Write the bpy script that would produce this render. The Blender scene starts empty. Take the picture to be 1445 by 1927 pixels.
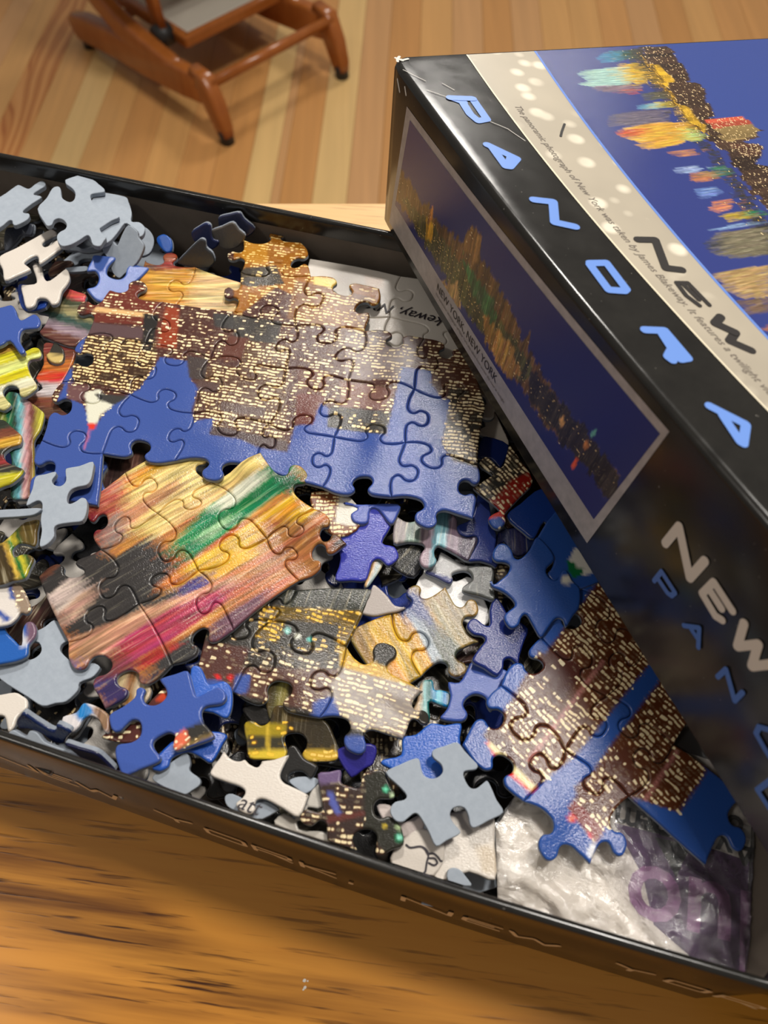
import bpy, bmesh, math, random
import numpy as np
from mathutils import Vector, Matrix, geometry

# ---------------------------------------------------------------- camera, world, lights, exposure
S = 0.01                                    # the script thinks in centimetres
sc = bpy.context.scene
COL = sc.collection
FPX, CX, CY, CAMH = 1447.0, 722.5, 963.5, 27.5
PITCH = math.radians(60.0)
cam = bpy.data.cameras.new('camera'); camo = bpy.data.objects.new('camera', cam); COL.objects.link(camo)
camo.location = (0, 0, CAMH*S); camo.rotation_euler = (math.radians(90)-PITCH, 0, 0)
cam.sensor_fit = 'VERTICAL'; cam.sensor_height = 34.62; cam.lens = 26.0
cam.clip_start = 0.01; cam.clip_end = 30
cam.dof.use_dof = True; cam.dof.focus_distance = 0.285; cam.dof.aperture_fstop = 12.5
sc.camera = camo
sc.view_settings.view_transform = 'Standard'; sc.view_settings.look = 'None'
sc.view_settings.gamma = 1.0; sc.view_settings.use_curve_mapping = False
sc.view_settings.exposure = -0.12
w = bpy.data.worlds.new('room_light'); sc.world = w; w.use_nodes = True
w.node_tree.nodes['Background'].inputs[0].default_value = (1.0, 0.93, 0.85, 1)
w.node_tree.nodes['Background'].inputs[1].default_value = 0.21
def area(name, loc, target, size, power, color=(1, .95, .88), shape='DISK'):
    l = bpy.data.lights.new(name, 'AREA'); l.shape = shape; l.size = size; l.energy = power; l.color = color
    o = bpy.data.objects.new(name, l); COL.objects.link(o); o.location = loc
    o.rotation_euler = (Vector(target)-Vector(loc)).to_track_quat('-Z', 'Y').to_euler()
    return o
area('pendant_lamp', (-0.01, 1.03, 1.26), (0.02, 0.165, 0.042), 0.14, 10.5)
area('ceiling_lamp', (0.72, 0.66, 2.05), (0.0, 0.15, 0.0), 0.36, 34)
area('near_left_fill', (-1.25, -0.25, 1.9), (0.0, 0.1, 0.0), 0.22, 6)  # added fill light with no seen source, brightens near-left table and rim
area('floor_lamp', (0.5, 2.9, 1.5), (-0.3, 1.7, -0.73), 0.5, 20)

# ---------------------------------------------------------------- geometry helpers
cP, sP = math.cos(PITCH), math.sin(PITCH)
def rays(p):
    p = np.atleast_2d(np.asarray(p, float))
    x = (p[:, 0]-CX)/FPX; y = -(p[:, 1]-CY)/FPX
    return np.stack([x, cP+y*sP, -sP+y*cP], 1)
CAM = np.array([0, 0, CAMH])
def at(px, py, z):
    d = rays((px, py))[0]; t = (z-CAMH)/d[2]
    return CAM+t*d
def atn(p, z):
    d = rays(p); t = (z-CAMH)/d[:, 2:3] if np.ndim(z) == 0 else ((np.asarray(z)-CAMH)/d[:, 2])[:, None]
    return CAM+t*d
def onplane(p, o, n):
    d = rays(p); t = ((np.asarray(o)-CAM)@np.asarray(n))/(d@np.asarray(n))
    return CAM+t[:, None]*d
def pr(wd):
    q = np.atleast_2d(wd)-CAM
    zc = q[:, 1]*cP-q[:, 2]*sP; yc = q[:, 1]*sP+q[:, 2]*cP
    return np.stack([CX+FPX*q[:, 0]/zc, CY-FPX*yc/zc], 1)
def lin(c):
    c = np.asarray(c, float)/255.0
    return np.where(c <= .04045, c/12.92, ((c+.055)/1.055)**2.4)
def link(name, me, mats=(), parent=None):
    o = bpy.data.objects.new(name, me); COL.objects.link(o)
    for m in (mats if isinstance(mats, (list, tuple)) else [mats]): me.materials.append(m)
    if parent is not None: o.parent = parent
    return o
def tag(o, label=None, cat=None, group=None, kind=None):
    for k, v in (('label', label), ('category', cat), ('group', group), ('kind', kind)):
        if v: o[k] = v
    return o
def empty(name, loc_cm=(0, 0, 0)):
    o = bpy.data.objects.new(name, None); COL.objects.link(o); o.location = Vector(loc_cm)*S; o.empty_display_size = .02
    return o
def mesh(name, verts, faces, mats=(), parent=None, smooth=False, mi=None, off=(0, 0, 0)):
    v = (np.asarray(verts, float)-np.asarray(off, float))*S
    me = bpy.data.meshes.new(name); me.from_pydata([tuple(x) for x in v], [], [tuple(int(i) for i in f) for f in faces])
    if smooth: me.polygons.foreach_set('use_smooth', [True]*len(me.polygons))
    if mi is not None: me.polygons.foreach_set('material_index', list(mi))
    me.update()
    return link(name, me, mats, parent)
def box_vf(c, d, R=None):
    v = np.array([[x, y, z] for z in (-.5, .5) for y in (-.5, .5) for x in (-.5, .5)])*np.asarray(d)
    if R is not None: v = v@np.asarray(R).T
    return v+np.asarray(c), [(0, 2, 3, 1), (4, 5, 7, 6), (0, 1, 5, 4), (2, 6, 7, 3), (0, 4, 6, 2), (1, 3, 7, 5)]
def bevel_box(name, c, d, mats, parent=None, R=None, bev=.2, seg=2, off=(0, 0, 0)):
    v, f = box_vf(c, d, R)
    bm = bmesh.new(); vs = [bm.verts.new(tuple((x-np.asarray(off))*S)) for x in v]
    for q in f: bm.faces.new([vs[i] for i in q])
    bmesh.ops.bevel(bm, geom=bm.edges[:], offset=bev*S, segments=seg, affect='EDGES', profile=.5)
    bmesh.ops.recalc_face_normals(bm, faces=bm.faces[:])
    me = bpy.data.meshes.new(name); bm.to_mesh(me); bm.free()
    me.polygons.foreach_set('use_smooth', [False]*len(me.polygons))
    return link(name, me, mats, parent)
def sweep(name, path, prof, mats, parent=None, closed=False, smooth=True, up=(0, 0, 1), scale=None, off=(0, 0, 0)):
    """prof: (n,2) closed section; swept along path (m,3)."""
    path = np.asarray(path, float); m = len(path); n = len(prof); V = []
    for i in range(m):
        a = path[max(i-1, 0)] if not closed else path[i-1]; b = path[min(i+1, m-1)] if not closed else path[(i+1) % m]
        t = b-a; t /= np.linalg.norm(t)
        s = np.cross(t, up); s /= np.linalg.norm(s); u = np.cross(s, t)
        k = 1 if scale is None else scale[i]
        for p in prof: V.append(path[i]+(s*p[0]+u*p[1])*k)
    Fc = []
    for i in range(m if closed else m-1):
        for j in range(n):
            Fc.append((i*n+j, i*n+(j+1) % n, ((i+1) % m)*n+(j+1) % n, ((i+1) % m)*n+j))
    if not closed:
        Fc.append(tuple(range(n))[::-1]); Fc.append(tuple(range((m-1)*n, m*n)))
    o = mesh(name, V, Fc, mats, parent, smooth=smooth, off=off)
    bm = bmesh.new(); bm.from_mesh(o.data); bmesh.ops.recalc_face_normals(bm, faces=bm.faces[:]); bm.to_mesh(o.data); bm.free()
    return o
def circ(r, n=12, ry=None):
    a = np.linspace(0, 2*math.pi, n, endpoint=False); return np.stack([r*np.cos(a), (ry or r)*np.sin(a)], 1)
def rrect(w_, h_, r, n=3):
    out = []
    for cx_, cy_, a0 in ((w_/2-r, h_/2-r, 0), (-w_/2+r, h_/2-r, 90), (-w_/2+r, -h_/2+r, 180), (w_/2-r, -h_/2+r, 270)):
        for k in range(n+1):
            a = math.radians(a0+90*k/n); out.append((cx_+r*math.cos(a), cy_+r*math.sin(a)))
    return np.array(out)
def catmull(P, closed, sub):
    P = np.asarray(P, float); n = len(P); out = []
    for i in range(n if closed else n-1):
        p0 = P[(i-1) % n] if closed or i > 0 else 2*P[0]-P[1]
        p1 = P[i]; p2 = P[(i+1) % n]
        p3 = P[(i+2) % n] if closed or i+2 < n else 2*P[-1]-P[-2]
        for k in range(sub):
            t = k/sub
            out.append(.5*((2*p1)+(-p0+p2)*t+(2*p0-5*p1+4*p2-p3)*t*t+(-p0+3*p1-3*p2+p3)*t**3))
    if not closed: out.append(P[-1])
    return np.array(out)

# ---------------------------------------------------------------- materials
class NT:
    def __init__(self, name):
        self.m = bpy.data.materials.new(name); self.m.use_nodes = True
        self.t = self.m.node_tree; self.b = self.t.nodes['Principled BSDF']
    def n(self, kind, **kw):
        x = self.t.nodes.new(kind)
        for k, v in kw.items():
            if k in x.inputs: self.set(x.inputs[k], v)
            else: setattr(x, k, v)
        return x
    def set(self, sock, v):
        if isinstance(v, bpy.types.NodeSocket): self.t.links.new(v, sock)
        else: sock.default_value = v
    def bs(self, **kw):
        for k, v in kw.items(): self.set(self.b.inputs[k.replace('_', ' ')], v)
    def math(self, op, a, b=None, c=None, clamp=False):
        x = self.n('ShaderNodeMath', operation=op, use_clamp=clamp)
        self.set(x.inputs[0], a)
        if b is not None: self.set(x.inputs[1], b)
        if c is not None: self.set(x.inputs[2], c)
        return x.outputs[0]
    def mix(self, f, a, b, mode='MIX'):
        x = self.n('ShaderNodeMix', data_type='RGBA', blend_type=mode)
        self.set(x.inputs[0], f); self.set(x.inputs[6], a); self.set(x.inputs[7], b)
        return x.outputs[2]
    def ramp(self, f, stops, interp='LINEAR'):
        x = self.n('ShaderNodeValToRGB'); self.set(x.inputs[0], f); e = x.color_ramp.elements; x.color_ramp.interpolation = interp
        while len(e) < len(stops): e.new(.5)
        for k, (p, c) in enumerate(stops):
            e[k].position = p; e[k].color = (*lin(c), 1) if not np.isscalar(c) else (c, c, c, 1)
        return x.outputs[0]
    def noise(self, vec, scale, detail=2, rough=.5, dist=0, dims='3D'):
        x = self.n('ShaderNodeTexNoise', noise_dimensions=dims); self.set(x.inputs['Vector'], vec)
        x.inputs['Scale'].default_value = scale; x.inputs['Detail'].default_value = detail
        x.inputs['Roughness'].default_value = rough; x.inputs['Distortion'].default_value = dist
        return x.outputs[0]
    def mapv(self, vec, scale=(1, 1, 1), rot=(0, 0, 0), loc=(0, 0, 0)):
        x = self.n('ShaderNodeMapping'); self.set(x.inputs[0], vec); x.inputs['Scale'].default_value = scale
        x.inputs['Rotation'].default_value = rot; x.inputs['Location'].default_value = loc
        return x.outputs[0]
    def obj(self): return self.n('ShaderNodeTexCoord').outputs['Object']
    def pos(self): return self.n('ShaderNodeNewGeometry').outputs['Position']
    def attr(self, name, out='Color'): return self.n('ShaderNodeAttribute', attribute_name=name).outputs[out]
    def bump(self, h, strength, dist=.001):
        x = self.n('ShaderNodeBump'); self.set(x.inputs['Height'], h); x.inputs['Strength'].default_value = strength
        x.inputs['Distance'].default_value = dist
        self.set(self.b.inputs['Normal'], x.outputs[0]); return x
def plain(name, rgb, rough=.5, spec=.5, metal=0, coat=0, noise=None):
    t = NT(name); c = (*lin(rgb), 1)
    if noise:
        n = t.noise(t.obj(), noise[0], 4, .6)
        t.bs(Base_Color=t.mix(n, (*lin(np.asarray(rgb)*(1-noise[1])), 1), (*lin(np.minimum(np.asarray(rgb)*(1+noise[1]), 255)), 1)))
    else: t.bs(Base_Color=c)
    t.bs(Roughness=rough, Specular_IOR_Level=spec, Metallic=metal, Coat_Weight=coat)
    return t.m

def make_print():
    """glossy printed picture: colour attribute plus lit windows and water streaks drawn in picture coordinates"""
    t = NT('printed_picture')
    col = t.attr('Col'); fx = t.attr('fx'); uv = t.attr('puv', 'Vector')
    sf = t.n('ShaderNodeSeparateColor'); t.set(sf.inputs[0], fx); dens, streak, hue = sf.outputs[0], sf.outputs[1], sf.outputs[2]
    su = t.n('ShaderNodeSeparateXYZ'); t.set(su.inputs[0], uv); u, v, sd = su.outputs
    # wobble
    wob = t.noise(t.mapv(uv, (2.2, 2.2, 1)), 1.0, 2)
    v2 = t.math('ADD', t.math('DIVIDE', v, .155), t.math('MULTIPLY', wob, 1.3))
    row = t.math('FLOOR', v2); fv = t.math('FRACT', v2)
    cmb = t.n('ShaderNodeCombineXYZ'); t.set(cmb.inputs[0], row); t.set(cmb.inputs[1], sd)
    wn = t.n('ShaderNodeTexWhiteNoise', noise_dimensions='2D'); t.set(wn.inputs['Vector'], cmb.outputs[0])
    rr = wn.outputs['Value']
    wid = t.math('MULTIPLY_ADD', rr, .15, .12)
    u2 = t.math('ADD', t.math('DIVIDE', u, wid), t.math('MULTIPLY', rr, 37.0))
    cell = t.math('FLOOR', u2); fu = t.math('FRACT', u2)
    c2 = t.n('ShaderNodeCombineXYZ'); t.set(c2.inputs[0], cell); t.set(c2.inputs[1], row); t.set(c2.inputs[2], sd)
    w2 = t.n('ShaderNodeTexWhiteNoise', noise_dimensions='3D'); t.set(w2.inputs['Vector'], c2.outputs[0])
    clump = t.noise(t.mapv(uv, (1.1, 1.1, 1)), 1.0, 1)
    thr = t.math('MULTIPLY', dens, t.math('MULTIPLY_ADD', clump, 1.5, .05))
    lit = t.math('LESS_THAN', w2.outputs['Value'], thr)
    w3 = t.n('ShaderNodeSeparateColor'); t.set(w3.inputs[0], w2.outputs['Color'])
    dx = t.math('ABSOLUTE', t.math('SUBTRACT', fu, t.math('MULTIPLY_ADD', w3.outputs[0], .3, .35))); dy = t.math('ABSOLUTE', t.math('SUBTRACT', fv, .5))
    ddx = t.math('MAXIMUM', t.math('SUBTRACT', dx, t.math('MULTIPLY', w3.outputs[1], .42)), 0.0)
    d = t.math('SQRT', t.math('ADD', t.math('POWER', t.math('MULTIPLY', ddx, 1.1), 2.0), t.math('POWER', dy, 2.0)))
    rad = t.math('MULTIPLY_ADD', w3.outputs[2], .17, .21)
    core = t.math('MULTIPLY', lit, t.math('SUBTRACT', 1.0, t.math('SMOOTH_MIN', t.math('DIVIDE', t.math('MAXIMUM', t.math('SUBTRACT', d, t.math('SUBTRACT', rad, .12)), 0.0), .16), 1.0, 0.1), clamp=True))
    halo = t.math('MULTIPLY', lit, t.math('SUBTRACT', 1.0, t.math('MULTIPLY', d, 1.7), clamp=True))
    wincol = t.mix(hue, (*lin((255, 240, 200)), 1), (*lin((255, 205, 70)), 1))
    halocol = t.mix(hue, (*lin((150, 85, 35)), 1), (*lin((190, 120, 20)), 1))
    # streaks
    st = t.mapv(uv, (7.5, .55, 1))
    s1 = t.noise(st, 1.0, 3, .6)
    s2 = t.noise(t.mapv(uv, (9, .6, 1), loc=(3, 1, 5)), 1.0, 2, .55)
    s3 = t.noise(t.mapv(uv, (3.5, .4, 1), loc=(9, 4, 2)), 1.0, 2, .5)
    k = t.math('MULTIPLY_ADD', t.math('SUBTRACT', s1, .5), 2.6, 1.0)
    k2 = t.math('MULTIPLY_ADD', t.math('SUBTRACT', s2, .5), 1.2, 1.0)
    kk = t.math('MAXIMUM', t.math('MULTIPLY', k, k2), .12)
    hs = t.n('ShaderNodeHueSaturation'); t.set(hs.inputs['Color'], col)
    t.set(hs.inputs['Hue'], t.math('MULTIPLY_ADD', t.math('SUBTRACT', s3, .5), .10, .5)); t.set(hs.inputs['Value'], kk)
    bright = t.math('MULTIPLY', t.math('SUBTRACT', s2, .58), 4.0, clamp=True)
    sc_ = t.mix(t.math('MULTIPLY', bright, .55), hs.outputs[0], (*lin((236, 224, 190)), 1))
    c = t.mix(streak, col, sc_)
    grain = t.noise(t.mapv(uv, (60, 60, 1)), 1.0, 2)
    c = t.mix(.10, c, t.mix(grain, (0, 0, 0, 1), (1, 1, 1, 1)), 'SOFT_LIGHT')
    c = t.mix(t.math('MULTIPLY', halo, .55), c, halocol)
    c = t.mix(core, c, wincol)
    t.bs(Base_Color=c, Roughness=.16, Specular_IOR_Level=.5)
    h = t.noise(t.mapv(uv, (13, 22, 1)), 1.0, 3, .6)
    t.bump(h, .22, .0006)
    return t.m
M_print = make_print()
def make_card():
    t = NT('grey_pressed_cardboard')
    p = t.obj(); a = t.noise(p, 400, 3, .7); b = t.noise(p, 60, 2)
    c = t.mix(a, (*lin((150, 160, 172)), 1), (*lin((180, 189, 199)), 1))
    c = t.mix(t.math('MULTIPLY', b, .35), c, (*lin((150, 158, 170)), 1))
    t.bs(Base_Color=c, Roughness=.75, Specular_IOR_Level=.25); t.bump(a, .12, .0005); return t.m
M_card = make_card()
M_edge = plain('die_cut_card_edge', (138, 145, 155), .85, .2, noise=(220, .22))
# ---------------------------------------------------------------- floor of strip planks
FZ = -73.0
def make_floor(name, rgb, k):
    t = NT(name); p = t.obj()
    g = t.noise(t.mapv(p, (46, 1.6, 1), loc=(k*3.1, k*1.7, 0)), 1.0, 4, .6, .4)
    g2 = t.noise(t.mapv(p, (5, .7, 1), loc=(k*2.1, k, 0)), 1.0, 2)
    a = np.asarray(rgb, float)
    c = t.mix(g, (*lin(a*.86), 1), (*lin(np.minimum(a*1.10, 255)), 1)); c = t.mix(t.math('MULTIPLY', g2, .5), c, (*lin(a*.9), 1))
    t.bs(Base_Color=c, Roughness=.33, Specular_IOR_Level=.4); return t.m
def make_grainy(name):
    t = NT(name); p = t.obj()
    wv = t.n('ShaderNodeTexWave', wave_type='BANDS', bands_direction='X'); t.set(wv.inputs['Vector'], t.mapv(p, (1, .16, 1)))
    wv.inputs['Scale'].default_value = 11; wv.inputs['Distortion'].default_value = 14; wv.inputs['Detail'].default_value = 2; wv.inputs['Detail Scale'].default_value = .9
    c = t.ramp(wv.outputs[1], [(0, (206, 146, 86)), (.55, (196, 134, 74)), (.8, (160, 92, 44)), (1, (190, 128, 70))])
    t.bs(Base_Color=c, Roughness=.33); return t.m
FLC = [make_floor('fir_plank_%s' % n, c, i) for i, (n, c) in enumerate([('straw', (222, 184, 122)), ('amber', (200, 144, 84)), ('rose', (204, 154, 102)), ('honey', (212, 160, 98)), ('gold', (206, 150, 90))])]
M_grainy = make_grainy('fir_plank_flame')
floor = tag(empty('floor', (0, 160, FZ)), kind='structure')
az = math.radians(2.5); FU = np.array([math.cos(az), -math.sin(az)]); FV = np.array([math.sin(az), math.cos(az)])
cuts = [-140.5, -133.7, -127, -120.2, -113.5, -106.7, -100, -94.5, -88.6, -81.3, -74.5, -68.3, -61.5, -54.6, -47.5, -40.5, -33.5, -28, -26.2, -19.8, -13, -6.7, .4, 7.9, 15.1, 22, 29, 36, 43, 50, 57, 64, 71, 78, 85, 92, 99, 106]
kind = {-88.6: 'g', -81.3: 3, -74.5: 0, -68.3: 3, -61.5: 4, -54.6: 3, -47.5: 4, -40.5: 1, -33.5: 0, -28: 2, -26.2: 1, -19.8: 0, -13: 2, -6.7: 1, .4: 3, 7.9: 2, 15.1: 1, -94.5: 3, -100: 2}
sub = mesh('subfloor', [(-190, 20, FZ-2), (150, 20, FZ-2), (150, 420, FZ-2), (-190, 420, FZ-2)], [(0, 1, 2, 3)], plain('subfloor_board', (90, 60, 35)), floor, off=(0, 160, FZ))
rng = np.random.default_rng(2)
for a, b in zip(cuts[:-1], cuts[1:]):
    for y0, y1 in ((30, 400),):
        k = kind.get(a, int(rng.integers(5))); m = M_grainy if k == 'g' else FLC[k]
        q = [(a+.035, y0), (b-.035, y0), (b-.035, y1), (a+.035, y1)]
        top = [(*(FU*u+FV*v), FZ) for u, v in q]; ch = [(*(FU*(u+(.08 if i in (0, 3) else -.08))+FV*v), FZ+.05) for i, (u, v) in enumerate(q)]; bot = [(*(FU*u+FV*v), FZ-1.9) for u, v in q]
        V = bot+[(x, y, z) for x, y, z in top]+ch
        Fc = [(8, 9, 10, 11)]+[(i, (i+1) % 4, 4+(i+1) % 4, 4+i) for i in range(4)]+[(4+i, 4+(i+1) % 4, 8+(i+1) % 4, 8+i) for i in range(4)]
        mesh('floor_plank', V, Fc, [m], floor, off=(0, 160, FZ))

# ---------------------------------------------------------------- oak table
def make_oak(name='varnished_oak', base=((214, 148, 58), (196, 126, 42), (96, 52, 16)), dark=1.0):
    t = NT(name); p = t.mapv(t.pos(), (1, 1, 1), rot=(0, 0, math.radians(7)))
    w1 = t.n('ShaderNodeVectorMath', operation='ADD'); nz = t.n('ShaderNodeTexNoise'); t.set(nz.inputs['Vector'], t.mapv(p, (9, 16, 1))); nz.inputs['Scale'].default_value = 1; nz.inputs['Detail'].default_value = 2
    sc_ = t.n('ShaderNodeVectorMath', operation='SCALE'); t.set(sc_.inputs[0], nz.outputs['Color']); sc_.inputs['Scale'].default_value = .035
    t.set(w1.inputs[0], p); t.set(w1.inputs[1], sc_.outputs[0]); q = w1.outputs[0]
    c1, c2, c3 = [(*lin(x), 1) for x in base]
    broad = t.noise(t.mapv(q, (6, 30, 1), loc=(.6, .9, 0)), 1.0, 2, .5)
    fibre = t.noise(t.mapv(p, (9, 190, 1)), 1.0, 3, .6)
    fine = t.noise(t.mapv(p, (26, 560, 1), loc=(2, 5, 1)), 1.0, 3, .6)
    c = t.mix(fibre, c1, c2)
    band = t.math('MULTIPLY', t.math('SUBTRACT', broad, .475), 12.0, clamp=True)
    edge = t.math('MULTIPLY', band, t.math('MULTIPLY_ADD', fibre, 2.6, -.75, clamp=True))
    c = t.mix(t.math('MULTIPLY', edge, .95*dark), c, c3)
    dash = t.math('MULTIPLY', t.math('SUBTRACT', fine, .57, clamp=True), 10.0, clamp=True)
    gate = t.math('MULTIPLY_ADD', band, .5, .5)
    c = t.mix(t.math('MULTIPLY', dash, t.math('MULTIPLY', gate, dark)), c, (*lin((64, 30, 8)), 1))
    t.bs(Base_Color=c, Roughness=.28, Specular_IOR_Level=.45); t.bump(dash, .06, .0004); return t.m
M_oak = make_oak()
table = tag(empty('oak_table', (0, -5, FZ)), 'varnished golden oak table under the puzzle box', 'table')
TEDGE = 35.1
bevel_box('tabletop', (0, (TEDGE-5.9-50)/2, -1.3), (170, TEDGE-5.9+50, 2.6), [M_oak], table, bev=.45, seg=3, off=(0, -5, FZ))
for x in (-78, 78):
    for y in (-44, TEDGE-7):
        bevel_box('leg', (x, y, (FZ-2.6)/2), (6, 6, -FZ-2.6), [M_oak], table, bev=.4, off=(0, -5, FZ))
ap = bevel_box('apron', (0, TEDGE-7, -6.2), (150, 2, 7.2), [M_oak], table, bev=.15, off=(0, -5, FZ))
M_oak2 = make_oak('oak_painted_glare', ((240, 200, 146), (228, 182, 124), (190, 138, 80)), .6)  # same oak, with the bright light on the far strip painted in paler
bevel_box('painted_glare_strip', (0, TEDGE-2.9, -1.28), (170.2, 5.9, 2.64), [M_oak2], table, bev=.3, seg=3, off=(0, -5, FZ))  # far end of the tabletop, split off to carry the painted glare
# scratch and paint specks on the varnish
M_speck = plain('dried_paint', (206, 200, 190), .8)
for (px, py, r) in ((573, 1845, .05), (579, 1846, .025), (574, 1858, .045), (571, 1862, .03)):
    c = at(px, py, 0); v = [(c[0]+r*math.cos(k*.9)*(1+.3*math.sin(k*2)), c[1]+r*math.sin(k*.9), h) for h in (0, .012) for k in range(7)]
    mesh('paint_speck', v, [tuple(range(7, 14))]+[(k, (k+1) % 7, 7+(k+1) % 7, 7+k) for k in range(7)], [M_speck], table, off=(0, -5, FZ))

# ---------------------------------------------------------------- glider rocking chair on the floor
M_chair = NT('reddish_brown_varnished_wood')
_g = M_chair.noise(M_chair.mapv(M_chair.obj(), (60, 60, 9)), 1.0, 4, .6)
M_chair.bs(Base_Color=M_chair.mix(_g, (*lin((134, 72, 28)), 1), (*lin((176, 104, 46)), 1)), Roughness=.22, Specular_IOR_Level=.5); M_chair = M_chair.m
M_dark = plain('dark_rubber_glide', (34, 32, 30), .5); M_metal = plain('brushed_steel_ring', (190, 190, 185), .3, metal=1)
M_seat = NT('pale_woven_seat'); _w = M_seat.n('ShaderNodeTexWave', bands_direction='X'); M_seat.set(_w.inputs['Vector'], M_seat.obj()); _w.inputs['Scale'].default_value = 90; _w.inputs['Distortion'].default_value = 1.5
M_seat.bs(Base_Color=M_seat.mix(_w.outputs[1], (*lin((168, 160, 146)), 1), (*lin((198, 192, 178)), 1)), Roughness=.8); M_seat = M_seat.m
CF = np.array([-32.5, 147.0]); CXD = np.array([.705, .709]); CYD = np.array([-.709, .705])
def ch(x, y, z): return np.array([*(CF+CXD*x+CYD*y), FZ+z])
co = ch(17, 25, 0)
chair = tag(empty('rocking_chair', co), 'brown wooden glider rocking chair with pale woven seat on the plank floor', 'chair')
chR = np.array([[CXD[0], CYD[0], 0], [CXD[1], CYD[1], 0], [0, 0, 1]])
for sx in (0.0, 35.0):
    x = sx
    fr = empty('side_frame', co); fr.parent = chair; fr.location = (0, 0, 0)
    x = sx*33/35
    sweep('base_rail', [ch(x, y, z) for y, z in ((3, 9.8), (12, 8.6), (24, 7.4), (36, 6.6), (47, 5.2), (52, 4.2), (54.5, 3.6))], rrect(3.2, 6.0, .8), [M_chair], fr, scale=[.9, 1.05, 1.1, 1.1, 1.05, .95, .6], off=co)
    sweep('leg', [ch(x, y, z) for y, z in ((7.5, 11.6), (4, 11), (2, 7), (.6, 3.2), (.3, 1.5))], rrect(3.2, 4.4, .7), [M_chair], fr, scale=[.85, 1.05, 1, .85, .72], off=co)
    sweep('glide', [ch(x, .3-.1*k, z) for k, z in enumerate((2.8, 1.2, .0))], circ(1.5), [M_dark], fr, up=(1, 0, 0), off=co)
    sweep('glide', [ch(x, 50+.1*k, z) for k, z in enumerate((2.4, 1.2, .0))], circ(1.3), [M_dark], fr, up=(1, 0, 0), off=co)
    sweep('rocker_arc', [ch(x, y, z) for y, z in ((10, 9.4), (17, 9.6), (24, 10.4), (32, 12), (39, 14.8), (45, 19), (49, 25), (51, 34))], rrect(3.0, 4.6, .8), [M_chair], fr, scale=[.8, 1.1, 1.15, 1.1, 1, 1, 1, 1], off=co)
    k = 1 if sx == 0 else -1
    sweep('suspension_link', [ch(x+3.2*k, 22, 12), ch(x+3.4*k, 24, 30)], rrect(1.6, 4.0, .4), [M_chair], fr, off=co)
    sweep('pivot_bolt', [ch(x+1.5*k, 21.5, 12.4), ch(x+4.8*k, 21.5, 12.4)], circ(2.2, 14), [M_dark], fr, off=co)
sweep('stretcher', [ch(0, 2.8, 11.3), ch(33, 2.8, 11.3)], circ(1.05, 14), [M_chair], chair, off=co)
sweep('stretcher', [ch(0, 46, 5.5), ch(33, 46, 5.5)], circ(1.05, 14), [M_chair], chair, off=co)
bevel_box('lower_rail', ch(17.2, 16.4, 12.4), (24.5, 1.6, 2.4), [M_chair], chair, R=chR, bev=.5, off=co)
bevel_box('lower_panel', ch(17.2, 33, 12.6), (22.5, 31, 1.2), [M_seat], chair, R=chR, bev=.4, off=co)
for k in (5.4, 29): bevel_box('lower_rail', ch(k, 32, 12.4), (2, 33, 2.4), [M_chair], chair, R=chR, bev=.5, off=co)
seat = bevel_box('seat', ch(17.5, 34, 34), (33, 30, 4), [M_seat], chair, R=chR, bev=1.0, seg=3, off=co)
bevel_box('seat_frame', ch(17.5, 18.3, 32.5), (37, 2.6, 5), [M_chair], chair, R=chR, bev=.6, off=co)
bevel_box('seat_frame', ch(17.5, 50.3, 32.5), (37, 2.6, 5), [M_chair], chair, R=chR, bev=.6, off=co)
for x in (-.6, 35.6): bevel_box('seat_rail', ch(x, 34, 32.5), (2.6, 32, 5), [M_chair], chair, R=chR, bev=.6, off=co)
for x in (1.5, 33.5): sweep('back_post', [ch(x, 50, 33), ch(x, 56, 60), ch(x, 64, 95)], rrect(3, 4, .8), [M_chair], chair, up=(1, 0, 0), off=co)
bevel_box('back_panel', ch(17.5, 60, 72), (30, 3, 44), [M_seat], chair, R=chR, bev=.8, off=co)
for x in (-1.5, 36.5):
    sweep('armrest', [ch(x, 18, 55), ch(x, 36, 56), ch(x, 56, 56)], rrect(6, 2.6, .9), [M_chair], chair, off=co)
    sweep('arm_post', [ch(x, 20, 33), ch(x, 20, 55)], circ(1.4), [M_chair], chair, up=(1, 0, 0), off=co)
# ---------------------------------------------------------------- puzzle pieces
PROF = np.array([(0, 0), (.17, -.035), (.33, -.04), (.405, .015), (.405, .075), (.365, .14), (.375, .215), (.44, .265), (.56, .265), (.625, .215), (.635, .14), (.595, .075), (.595, .015), (.67, -.04), (.83, -.035), (1, 0)])
def edge_pts(a, b, s, rng, sub=3):
    """die-cut edge from a to b; s: +1 knob to the right of a->b, -1 to the left, 0 plain"""
    a = np.asarray(a, float); b = np.asarray(b, float); d = b-a; L = np.linalg.norm(d); n = np.array([d[1], -d[0]])/L
    if s == 0:
        bow = rng.uniform(-.03, .03)*L
        return np.array([a+d*t+n*bow*4*t*(1-t) for t in np.linspace(0, 1, 9)[:-1]])
    p = PROF.copy(); sh = rng.uniform(-.07, .07); k = 4*p[:, 0]*(1-p[:, 0])
    p[:, 0] += sh*k; h = rng.uniform(.92, 1.1)*min(L, 2.7)*1.02; lean = rng.uniform(-.10, .10)
    wob = rng.uniform(-.03, .05); v = p[:, 1]-wob*np.sin(p[:, 0]*math.pi*2)
    uu = p[:, 0]*L+np.maximum(p[:, 1], 0)*lean*L*2
    P = a+np.outer(uu/L, d)+np.outer(v*h*s, n)
    return catmull(P, False, sub)[:-1]
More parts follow.
